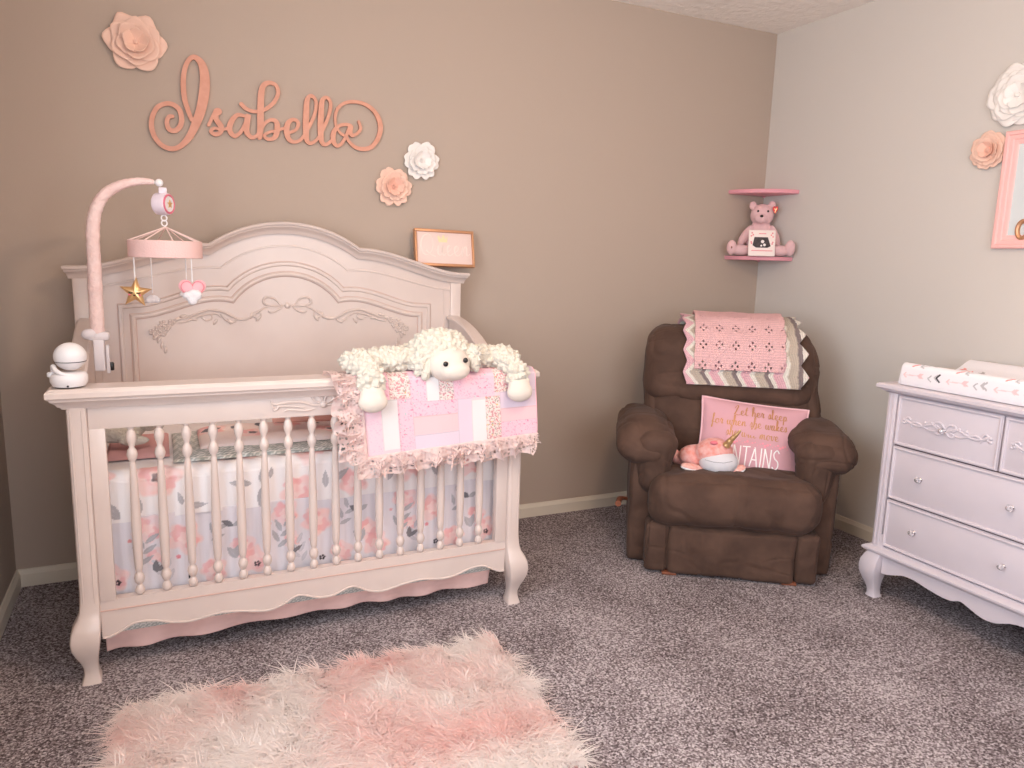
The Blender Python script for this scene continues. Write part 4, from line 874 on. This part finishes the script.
# afghan + crochet blanket draped over the back
def backpath(off, pts): return pts
AP = cr([(.62, .78), (.635, .86), (.625, .94), (.575, .998), (.49, 1.004), (.405, .985), (.335, .93), (.292, .87), (.270, .80), (.262, .735)], 8)
def drape(x0a, x1a, AP, off, n, m, colf, name, label, thick, x0b=None, x1b=None, keep=None, edge=0, cat='blanket', wav=0.0, M=VCK):
    AP = np.array(AP); T = np.gradient(AP, axis=0); T /= np.linalg.norm(T, axis=1)[:, None]; Nn = np.stack([T[:, 1], -T[:, 0]], -1)
    s = np.r_[0, np.cumsum(np.linalg.norm(np.diff(AP, axis=0), axis=1))]; L_ = s[-1]; s /= L_
    sg = -1 if Nn[len(AP) // 2][1] < 0 else 1
    def fn(U, V):
        V_ = np.clip(V + edge * wav * V, 0, 1)
        y = np.interp(V_, s, AP[:, 0]); z = np.interp(V_, s, AP[:, 1]); ny = np.interp(V_, s, Nn[:, 0]) * sg; nz = np.interp(V_, s, Nn[:, 1]) * sg
        xl = x0a + (x0b - x0a) * V; xr = x1a + (x1b - x1a) * V
        zz = np.abs((V * L_ / .095) % 1 - .5) * 2
        X = xl + (xr - xl) * U + wav * (zz - .5) * np.clip((U - .5) * 2, 0, 1) ** 3 - wav * .5 * (zz - .5) * np.clip((.5 - U) * 2, 0, 1) ** 3
        o_ = off + .004 * vnoise(U * 9, V * 9) + .003
        return X, y + ny * o_, z + nz * o_
    P, F, U, V = grid(fn, n, m, keep=keep)
    return U, V, P, F, L_
U, V, P, F, L_ = drape(-.215, .275, AP, .012, 200, 150, None, '', '', 0, -.20, .305, wav=.035)
K = (U * .505 + .030 * (np.abs((V * L_ / .095) % 1 - .5) * 2)) / .019; ki = np.floor(K).astype(int) % 7
pal = np.array([(230, 180, 190), (232, 186, 194), (236, 230, 220), (196, 182, 168), (200, 186, 172), (140, 126, 126), (236, 228, 218)], float)
C = pal[ki] * (1 + .06 * np.sin(K * 2 * PI * 2)[:, None])
af = tag(mod_cloth(B(RX).add(P, F).build('chevron_afghan', VCK, sharp=0, col=C), .008), 'crocheted zigzag afghan in pink, cream and grey over the recliner back', 'blanket')
AP2 = AP[int(len(AP) * .30):int(len(AP) * .90)]
def holes(u, v):
    a = u * 5.5; c = v * 5.2; i, j = math.floor(a + c), math.floor(a - c); fa, fc = (a + c) - i - .5, (a - c) - j - .5
    if (i + j) % 2: return True
    for sx_ in (-.17, .17):
        for sy_ in (-.17, .17):
            if (fa - sx_) ** 2 + (fc - sy_) ** 2 < .008: return False
    return True
U, V, P, F, L_ = drape(-.155, .235, AP2, .026, 230, 200, None, '', '', 0, -.165, .215, keep=holes, wav=.006)
C = np.tile(np.array([236., 190, 192]), (len(P), 1)) * (1 + .04 * np.sin(V * 260)[:, None])
tag(mod_cloth(B(RX).add(P, F).build('crochet_blanket', VCK, sharp=0, col=C), .007), 'plain pink openwork crochet blanket folded on top of the zigzag afghan', 'blanket')

# pillow with writing
pc = (.093, .195, .505); w2, h2, t2 = .226, .172, .060
PXf = RX @ Matrix.Translation(pc) @ Euler((math.radians(-20), math.radians(5), 0)).to_matrix().to_4x4()
pl = thing('throw_pillow', 'pink throw pillow with gold and white lettering on the recliner seat', 'pillow', tuple(RX @ Vector((.09, .2, .34))))
def pz(a, b_): return t2 * (np.maximum(1 - np.abs(a) ** 3, 0) ** .6) * (np.maximum(1 - np.abs(b_) ** 3, 0) ** .6)
def pxy(a, b_): return a * w2 * (1 - .055 * (1 - b_ * b_)), b_ * h2 * (1 - .045 * (1 - a * a))
def pfn(s):
    def f(U, V):
        a, b_ = 2 * U - 1, 2 * V - 1; x, z = pxy(a, b_); return x, -s * pz(a, b_) - .0025 * vnoise(a * 5, b_ * 5) * pz(a, b_) / t2, z
    return f
P1, F1, _, _ = grid(pfn(1), 48, 40); P2, F2, _, _ = grid(pfn(-1), 48, 40)
pm = mat('dusty_pink_cotton', (218, 168, 178), .85, bump=.1, bscale=400, spec=.1)
B(PXf).add(P1, F1).add(P2, [f[::-1] for f in F2]).build('cushion', pm, pl, sharp=0)
ed = [pxy(a, b_) for a, b_ in [(x, -1) for x in np.linspace(-1, 1, 24)] + [(1, x) for x in np.linspace(-1, 1, 18)[1:]] + [(x, 1) for x in np.linspace(1, -1, 24)[1:]] + [(-1, x) for x in np.linspace(1, -1, 18)[1:-1]]]
B(PXf).add(*tube([(x, 0, z) for x, z in ed], .0045, 8, closed=True)).build('piping', mat('pink_piping', (240, 196, 204), .8), pl)
def mpp(u, v, d): a, b_ = u / w2, v / h2; y = -pz(np.clip(a, -1, 1), np.clip(b_, -1, 1)) - d - .0005; return (u, float(y), v)
b = B(PXf); script(b, 'Let her sleep', -.095, .102, .046, .0030, mpp, 0, .0012, stretch=1.05); script(b, 'for when she wakes', -.180, .055, .046, .0030, mpp, 0, .0012, stretch=1.0); script(b, 'she will move', -.118, .010, .046, .0030, mpp, 0, .0012, stretch=1.0)
b.build('gold_script', mat('gold_ink', (196, 142, 92), .4, metal=.3), pl)
CAP = {'M': (.62, [[(.06, 0), (.1, 1), (.3, .4), (.5, 1), (.54, 0)]]), 'O': (.56, [[(.28, 1), (.08, .8), (.06, .3), (.24, 0), (.44, .2), (.46, .7), (.28, 1)]]), 'U': (.52, [[(.06, 1), (.08, .2), (.25, 0), (.42, .2), (.44, 1)]]),
 'N': (.55, [[(.06, 0), (.07, 1)], [(.07, 1), (.44, 0)], [(.44, 0), (.45, 1)]]), 'T': (.5, [[(.02, .97), (.48, 1)], [(.25, 1), (.25, 0)]]), 'A': (.52, [[(.03, 0), (.25, 1)], [(.25, 1), (.47, 0)], [(.1, .36), (.4, .36)]]),
 'I': (.26, [[(.13, 0), (.13, 1)]]), 'S': (.46, [[(.4, .85), (.25, 1), (.08, .82), (.14, .58), (.34, .42), (.38, .18), (.22, 0), (.04, .14)]])}
b = B(PXf); x = -.200
for ch in 'MOUNTAINS':
    adv, st = CAP[ch]
    for s in st:
        P = np.array(cr([(x + p[0] * .069, -.110 + p[1] * .082) for p in s], 5)) if ch in 'OUS' else np.array([np.array((x + (s[i][0] * (1 - t) + s[i + 1][0] * t) * .069, -.110 + (s[i][1] * (1 - t) + s[i + 1][1] * t) * .082)) for i in range(len(s) - 1) for t in np.linspace(0, 1, 6)[: 6 if i == len(s) - 2 else 5]])
        b.add(*ribbon(P, .0050, mpp, 0, .0014))
    x += adv * .069
b.build('white_lettering', mat('white_print', (252, 246, 246), .6), pl)
b = B(PXf)
for i in range(8): b.add(*disc((-.02 + i * .012, -.128), .0018, mpp, 0, .001, 6))
b.build('small_print', mat('dark_print', (120, 70, 80), .6), pl)
b = B(PXf)
for i in range(26):
    xx = -.10 + i * .0105; b.add(*disc((xx, -.012 + .006 * math.sin(i * 2.1)), .004 + .002 * math.sin(i), mpp, 0, .0006, 7))
b.build('pink_splashes', mat('hot_pink_print', (246, 158, 174), .7), pl)
B(PXf).box(-.06, -.01, -.012, -.006, -.172, -.162, .001).build('care_tag', WHITE, pl)

# narwhal plush
nw = thing('plush_narwhal', 'pink and white plush narwhal with gold horn on the recliner seat', 'soft toy', tuple(RX @ Vector((-.09, .09, .40))))
o = B(RX).ell((-.075, .065, .478), (.080, .070, .066)).ell((-.14, .10, .452), (.078, .06, .05)).ell((-.195, .13, .43), (.05, .038, .032)).build('body', mat('speckled_pink_plush', (240, 186, 182), .95, var=(232, 150, 140), vscale=50, bump=.4, bscale=200, sheen=.2), nw); plush(o, .005, .002, .01)
o = B(RX).ell((-.058, .040, .448), (.080, .066, .056)).build('belly', mat('pale_grey_plush', (222, 220, 226), .95, bump=.3, bscale=250), nw)
b = B(RX); P = cr([(-.035, .02, .525), (-.020, .008, .552), (-.002, -.004, .578), (.012, -.012, .600)], 10); n = len(P); b.add(*tube(P, np.linspace(.016, .004, n) * (1 + .06 * np.sin(np.linspace(0, 30, n))), 10)); b.build('gold_horn', GOLD, nw)
for c, r, a in (((-.165, .015, .425), (.050, .030, .016), .2), ((.02, .03, .425), (.034, .025, .015), -.4)): o = B(RX).ell(c, r, rot=(0, a, .3)).build('flipper', PEACH, nw); B(RX).ell((c[0], c[1] - .002, c[2] - .006), (r[0] * 1.02, r[1], r[2] * .7), rot=(0, a, .3)).build('flipper_lining', WHITE, o)
for c in ((-.225, .12, .44), (-.215, .15, .42)): B(RX).ell(c, (.018, .012, .034), rot=(0, -.2, 0)).build('tail_fluke', PEACH, nw)
B(RX).ell((-.085, .015, .535), (.016, .010, .008)).build('hair_tuft', REDP, nw)
B(RX).add(*tube([RXp for RXp in [(-.118, -.004, .466), (-.085, -.022, .463), (-.045, -.025, .463), (-.01, -.010, .468)]], .0012, 5)).build('smile', mat('grey_thread', (150, 150, 158), .8), nw)

# ================================================================ CORNER SHELVES
def cshelf(R, z, label):
    n = 24; pts = [(0.0, 0.0)] + [(-R * math.cos(a), -R * math.sin(a)) for a in np.linspace(0, PI / 2, n)]
    pts = [(x - .001, y - .001) for x, y in pts]
    V = []; F = []; N = len(pts)
    for zz, s in ((z - .020, .97), (z - .018, .99), (z - .004, 1), (z, .99), (z, .9)):
        for x, y in pts: V.append((x * s, y * s, zz))
    for j in range(4):
        for k in range(N): l = (k + 1) % N; F.append((j * N + k, j * N + l, (j + 1) * N + l, (j + 1) * N + k))
    F += [tuple(range(N))[::-1], tuple(4 * N + k for k in range(N))]
    t = thing('corner_shelf', label, 'shelf', (-.1, -.1, z - .02), 'pink corner shelves')
    B().add(V, F).build('board', SHELFP, t, sharp=40); B().box(-.012, -.002, -.012, -.002, z - .026, z - .019, .001).build('bracket', SHELFP, t)
cshelf(.245, 1.64, 'upper pink quarter-round corner shelf'); cshelf(.24, 1.303, 'lower pink quarter-round corner shelf carrying the pink bear')
# pink bear
u45 = Euler((0, 0, -math.radians(40))).to_matrix().to_4x4(); BX = Matrix.Translation((-.115, -.12, 1.304)) @ u45 @ Matrix.Diagonal((1.27, 1.2, 1.36, 1))
br_ = thing('teddy_bear', 'pink plush teddy bear with red ear tag sitting on lower corner shelf', 'soft toy', tuple(BX.translation))
o = B(BX).ell((0, .02, .062), (.055, .042, .062)).ell((0, .025, .105), (.042, .034, .035)).ell((0, .01, .155), (.046, .038, .042)).ell((-.005, -.018, .142), (.026, .022, .02)).ell((-.038, .012, .190), (.015, .008, .017)).ell((.036, .012, .192), (.015, .008, .017)) \
    .ell((-.060, 0, .075), (.018, .018, .048), rot=(0, .55, 0)).ell((.056, 0, .075), (.016, .018, .046), rot=(0, -.40, 0)).ell((-.075, -.045, .022), (.05, .022, .02), rot=(0, 0, .35)).ell((.075, -.045, .022), (.05, .022, .02), rot=(0, 0, -.35)).ell((-.112, -.065, .030), (.020, .018, .028)).ell((.112, -.065, .032), (.020, .018, .030)).build('body', PLUSHP, br_); plush(o, .0045, .0015, .01)
for x in (-.018, .020): B(BX).ell((x, -.022, .168), (.0045, .004, .0045), sub=2).build('eye', DARK, br_)
B(BX).ell((-.004, -.042, .149), (.007, .005, .0055), sub=2).build('nose', DARK, br_)
tg = B(BX); tg.add(*poly([(.048 + .00066 * 16 * math.sin(a) ** 3, .175 + .00105 * (13 * math.cos(a) - 5 * math.cos(2 * a) - 2 * math.cos(3 * a) - math.cos(4 * a))) for a in np.linspace(0, 2 * PI, 31)[:-1]], lambda u, v, d: (u, d, v), -.012, -.009)); tg = tg.build('red_heart_tag', RED, br_)
B(BX).add(*ribbon([(.045, .180), (.049, .172)], .002, lambda u, v, d: (u, -d, v), .012, .013)).add(*ribbon([(.053, .180), (.047, .164)], .002, lambda u, v, d: (u, -d, v), .012, .013)).build('tag_print', GOLD, tg)
B(BX).ell((-.112, -.082, .030), (.003, .002, .005), sub=2).build('foot_stitching', WOOD, br_)
# sonogram card
sg = thing('photo_card', 'small white and pink card frame with dark scan picture before the pink bear', 'photo frame', tuple(BX @ Vector((.01, -.085, 0))))
SXm = BX @ Matrix.Translation((.004, -.080, 0)) @ Matrix.Diagonal((1.10, 1.1, 1.04, 1)) @ Euler((math.radians(-12), 0, math.radians(6))).to_matrix().to_4x4()
B(SXm).box(-.047, .047, -.004, .004, 0, .094, .0015).build('card', mat('cream_card', (248, 232, 226), .6), sg)
mps = lambda u, v, d: (u, -.004 - d, v)
B(SXm).add(*poly([(-.027, .068), (.020, .068), (.031, .036), (.02, .030), (-.02, .030), (-.033, .038)], mps, 0, .0008)).build('scan_picture', mat('scan_black', (44, 36, 38), .4, var=(70, 60, 62), vscale=60), sg)
B(SXm).add(*disc((.002, .052), .006, mps, .0008, .0012)).add(*disc((.009, .040), .005, mps, .0008, .0012)).add(*disc((-.002, .037), .0035, mps, .0008, .0012)).build('scan_highlight', PAPERW, sg)
b = B(SXm)
for x, z in ((-.036, .083), (-.032, .076), (-.038, .072), (.036, .083), (.032, .076), (.038, .070), (-.038, .050), (-.036, .045), (.038, .050), (.036, .044)): b.add(*disc((x, z), .0032, mps, 0, .0006, 7))
b.add(*ribbon([(-.012, .081), (.014, .081)], .003, mps, 0, .0006)).add(*ribbon([(-.036, .019), (.038, .019)], .003, mps, 0, .0006)); b.build('pink_print', mat('card_pink', (236, 150, 156), .6), sg)

# ================================================================ DRESSER
dr = thing('dresser', 'pearly pink dresser with crystal knobs and scalloped apron against right wall', 'dresser', (-.27, -1.88, 0))
ya, yb = -1.262, -2.50
B().box(-.492, -.02, yb + .012, ya - .012, .19, .805, .003).build('case', LILAC, dr)
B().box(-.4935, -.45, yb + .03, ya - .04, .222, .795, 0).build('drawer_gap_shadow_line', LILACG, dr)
# top with stepped edge
def stack(levels, x0, x1, y0_, y1_, name, parent, m=LILAC):
    V = []; F = []
    for z, e in levels: V += [(x0 - e, y1_ - e, z), (x1, y1_ - e, z), (x1, y0_ + e, z), (x0 - e, y0_ + e, z)]
    for i in range(len(levels) - 1):
        for k in range(4): l = (k + 1) % 4; F.append((i * 4 + k, i * 4 + l, i * 4 + 4 + l, i * 4 + 4 + k))
    F += [(3, 2, 1, 0), tuple(len(V) - 4 + k for k in range(4))]
    return B().add(V, F).build(name, m, parent, sharp=25)
stack([(.803, .006), (.808, .012), (.811, .022), (.818, .026), (.819, .032), (.822, .036), (.832, .036), (.837, .030), (.838, .028)], -.497, -.015, ya, yb, 'top', dr)
stack([(.172, .004), (.178, .014), (.184, .024), (.190, .028), (.196, .028), (.202, .020), (.206, .008), (.212, .002)], -.497, -.02, ya, yb, 'waist_moulding', dr)
for y in (ya, yb):
    s = 1 if y == ya else -1
    p = B().box(-.506, -.46, y - s * .038 if s > 0 else y, y if s > 0 else y + .038, .206, .805, .004).build('corner_post', LILAC, dr)
    b = B()
    for k in (.012, .026): yy_ = y - s * k; b.add(*tube([(-.5065, yy_, .215), (-.5065, yy_, .798)], .0032, 8))
    b.build('reeding', LILAC, p)
ORN = None
def drawer(y0_, y1_, z0_, z1_, kn, orn=False):
    d = B().box(-.503, -.47, y1_ + .002, y0_ - .002, z0_ + .002, z1_ - .002, .002).build('drawer', LILAC, dr)
    b = B(); V = []; F = []; prof = [(.004, .0), (.005, .006), (.009, .008), (.013, .006), (.015, .0)]; K = len(prof)
    for y, z, sy, sz in ((y0_, z0_, 1, 1), (y1_, z0_, -1, 1), (y1_, z1_, -1, -1), (y0_, z1_, 1, -1)):
        for n_, dd in prof: V.append((-.502 - dd, y - sy * n_, z + sz * n_))
    for i in range(4):
        j = (i + 1) % 4
        for k in range(K - 1): F.append((i * K + k, i * K + k + 1, j * K + k + 1, j * K + k))
    b.add(V, F).build('beaded_edge', LILAC, d, sharp=30)
    for (ky, kz) in kn:
        kb = B().add(*lathe([(.006, 0), (.007, -.003), (.004, -.006), (.004, -.012)], (-.503, ky, kz), 12, 'x')).build('knob', SILVER, d)
        b = B(); b.add(*lathe([(.004, -.009), (.010, -.013), (.0125, -.018), (.009, -.024), (.004, -.026)], (-.503, ky, kz), 8, 'x')); b.build('crystal', GLASSK, kb, sharp=10)
    if orn:
        yc, zc = (y0_ + y1_) / 2 + .0, (z0_ + z1_) / 2; b = B()
        for s in (1, -1):
            for pts, r in (([(.01, 0), (.04, .012), (.07, .004), (.10, -.006), (.135, .0), (.15, .012), (.14, .018), (.132, .010)], .0045), ([(.02, -.004), (.05, -.012), (.08, -.004), (.11, .006), (.13, -.004), (.125, -.014)], .004), ([(.0, .004), (.015, .022), (.035, .022), (.04, .010), (.025, .0)], .0045), ([(.0, -.002), (.018, -.018), (.034, -.016), (.03, -.004)], .004)):
                P = cr([(yc - s * a, zc + c) for a, c in pts], 5); b.add(*tube([(-.505, y, z) for y, z in P], r * (.6 + .4 * np.sin(np.linspace(.1, 3, len(P)))), 8))
            for a, c in ((.15, .0), (.158, .008), (.16, -.004), (.05, .016), (.075, .012)): b.ell((-.505, yc - s * a, zc + c), (.004, .006, .006), sub=2)
        b.build('carved_scroll', LILAC, d)
ym = (ya + yb) / 2
for i in range(3): a = -1.303 - i * .386; drawer(a, a - .3845, .613, .803, [(a - .19, .708)], True)
for a in (-1.303, -1.882):
    drawer(a, a - .577, .405, .612, [(a - .125, .512), (a - .447, .512)]); drawer(a, a - .577, .214, .404, [(a - .125, .312), (a - .447, .312)])
h_ = [(ya - .05, .106), (ya - .075, .109), (ya - .105, .119), (ya - .146, .133), (ya - .19, .133), (ya - .24, .124), (ya - .30, .117), (ya - .335, .120), (ya - .362, .131), (ya - .395, .121), (ya - .439, .107), (ya - .48, .108), (ya - .51, .120), (ya - .549, .135), (ym, .140)]
h_ = [tuple(p) for p in cr(h_, 4)]; full = h_ + [(2 * ym - y, z) for y, z in h_[::-1][1:]]
B().add(*poly(full + [(yb + .05, .175), (ya - .05, .175)], lambda u, v, d: (-.475 - d, u, v), 0, .025)).build('apron', LILAC, dr)
for (cy, sy) in ((ya - .05, 1), (yb + .05, -1)):
    cab(-.455, cy, -1, sy, .172, 'leg', dr, LILAC, .030, .05, ztop=.20); cab(-.07, cy, 1, sy, .172, 'leg', dr, LILAC, .002, .05, ztop=.20)
# changing pad
pd = thing('changing_pad', 'contoured white changing pad with pink arrow print on the dresser top', 'changing pad', (-.28, -1.68, .838))
pp = cr([(-.492, .840), (-.499, .860), (-.500, .895), (-.496, .912), (-.482, .921), (-.455, .915), (-.41, .890), (-.35, .872), (-.288, .868), (-.23, .872), (-.17, .890), (-.125, .913), (-.10, .918), (-.084, .908), (-.078, .89), (-.078, .86), (-.085, .84)], 6)
ps = np.r_[0, np.cumsum(np.linalg.norm(np.diff(pp, axis=0), axis=1))]; PL_ = ps[-1]; ps = ps / PL_
def padf(U, V):
    U2 = np.where(U < .12, U * .25, .03 + (U - .12) * .97 / .88); y = -1.287 - U2 * .80; x = np.interp(V, ps, pp[:, 0]); tz = np.interp(V, ps, pp[:, 1])
    e = np.minimum(U2, 1 - U2) * .80; k = np.clip(e / .012, 0, 1); f = np.sqrt(1 - (1 - k) ** 2); z = .840 + (tz - .840) * (.0 + f); x = -.288 + (x + .288) * (1 - .03 * (1 - k)); return x, y, z
P, F, U, V = grid(padf, 420, 260)
Aa = -P[:, 1]; Bb = V * PL_
C = np.tile(np.array([236., 232, 236]), (len(P), 1))
def seg(a0, b0, a1, b1, w, col, al=1):
    d = np.array([a1 - a0, b1 - b0]); L2 = d @ d; t = np.clip(((Aa - a0) * d[0] + (Bb - b0) * d[1]) / L2, 0, 1); m = np.hypot(Aa - a0 - t * d[0], Bb - b0 - t * d[1]) < w; C[m] = C[m] * (1 - al) + np.array(col) * al
def chev(a, b_, ang, sz, w, col):
    for q in (.75, -.75): seg(a, b_, a + math.cos(ang + q) * sz, b_ + math.sin(ang + q) * sz, w, col)
def arrow(a, b_, ang, L_, col):
    c, s_ = math.cos(ang), math.sin(ang); seg(a, b_, a + c * L_, b_ + s_ * L_, .0016, col, .8); chev(a, b_, ang, .012, .0024, col)
    for k in range(4): chev(a + c * (L_ + .004 * k), b_ + s_ * (L_ + .004 * k), ang, .012, .0016, col)
PKc, GRc, DKc = (234, 200, 202), (184, 180, 184), (70, 68, 72)
for i in range(5):
    a0 = 1.31 + i * .165; arrow(a0, .040, .05, .055, PKc); chev(a0 + .095, .040, 0, .016, .0022, GRc); chev(a0 + .125, .046, 0, .018, .0030, DKc if i % 2 == 0 else GRc); chev(a0 + .118, .046, 0, .016, .0018, GRc)
    seg(a0 + .03, .075, a0 + .05, .088, .003, (236, 150, 146)); arrow(a0 + .06, .078, .4, .04, GRc)
for i in range(46): arrow(1.31 + rng.rand() * .72, .11 + rng.rand() * .36, rng.rand() * 6.28, .035, [(232, 160, 156), (180, 174, 174), PKc][i % 3])
B().add(P, F).build('pad_cover', VC, pd, sharp=0, col=C)

# ================================================================ SHAG RUG
rg = thing('shag_rug', 'fluffy pale pink shag rug on the grey carpet before the crib', 'rug', (-2.55, -1.33, 0))
ang = math.radians(-2.6); RR = Matrix.Translation((-2.545, -1.345, 0)) @ Euler((0, 0, ang)).to_matrix().to_4x4()
B(RR).box(-.56, .515, -.33, .30, .001, .014, .004).build('backing', mat('rug_backing', (226, 180, 176), .9), rg)
N = 60000; hx_, hy_ = .57, .34
cx_ = rng.uniform(-.565, .525, N // 6); cy_ = rng.uniform(-.335, .305, N // 6); lean_a = rng.uniform(0, 2 * PI, N // 6) ; lean_m = rng.uniform(.7, 1.6, N // 6); hgt = rng.uniform(.030, .052, N // 6)
flow = vnoise(cx_ * 9, cy_ * 9, 4) * 1.1 + vnoise(cx_ * 24, cy_ * 24, 6) * 1.3 + 3.9; lean_a = flow + rng.normal(0, .8, N // 6)
# tufts near an edge fall outward
ci = np.repeat(np.arange(N // 6), 6); M_ = len(ci)
bx_ = cx_[ci] + rng.normal(0, .005, M_); by_ = cy_[ci] + rng.normal(0, .005, M_); az = lean_a[ci] + rng.normal(0, .35, M_); lm_ = np.clip(lean_m[ci] + rng.normal(0, .18, M_), .1, 1.8); hh_ = hgt[ci] * rng.uniform(.75, 1.2, M_)
wx, wy = np.cos(az), np.sin(az); tx, ty = -wy, wx; w0 = rng.uniform(.0010, .0020, M_)
tw = rng.uniform(-.8, .8, M_)
lv = [(0, 0, 1), (.35, .12, 1), (.70, .45, .8), (.93, .85, .45), (1.0, 1.15, .08)]
VV = []
for f, o_, wd in lv:
    ww = w0 * wd; X = bx_ + wx * o_ * hh_ * lm_; Y = by_ + wy * o_ * hh_ * lm_; Z = .012 + hh_ * f * (1 - .28 * lm_ * f)
    VV.append(np.stack([X - tx * ww, Y - ty * ww, Z], -1)); VV.append(np.stack([X + tx * ww, Y + ty * ww, Z], -1))
VV = np.stack(VV, 1); K = VV.shape[1]; FF = []
for i in range(M_):
    o_ = i * K
    for j in range(4): FF.append((o_ + 2 * j, o_ + 2 * j + 1, o_ + 2 * j + 3, o_ + 2 * j + 2))
pk = np.clip(.30 + .55 * vnoise(cx_ * 7 + 3, cy_ * 7, 2) + rng.normal(0, .16, N // 6), 0, 1)[ci] ** 1.2
ca, cb = np.array([255., 249, 246]), np.array([252., 220, 215]); cc = ca + (cb - ca) * pk[:, None]; Crug = np.repeat(cc, K, 0)
rugm = mat('shag_fibre', (255, 255, 255), .75, attr=True, spec=.1, tl=.5)
o = B(RR).add(VV.reshape(-1, 3), FF).build('shag_pile', rugm, rg, sharp=0, col=Crug); o['kind'] = 'stuff'
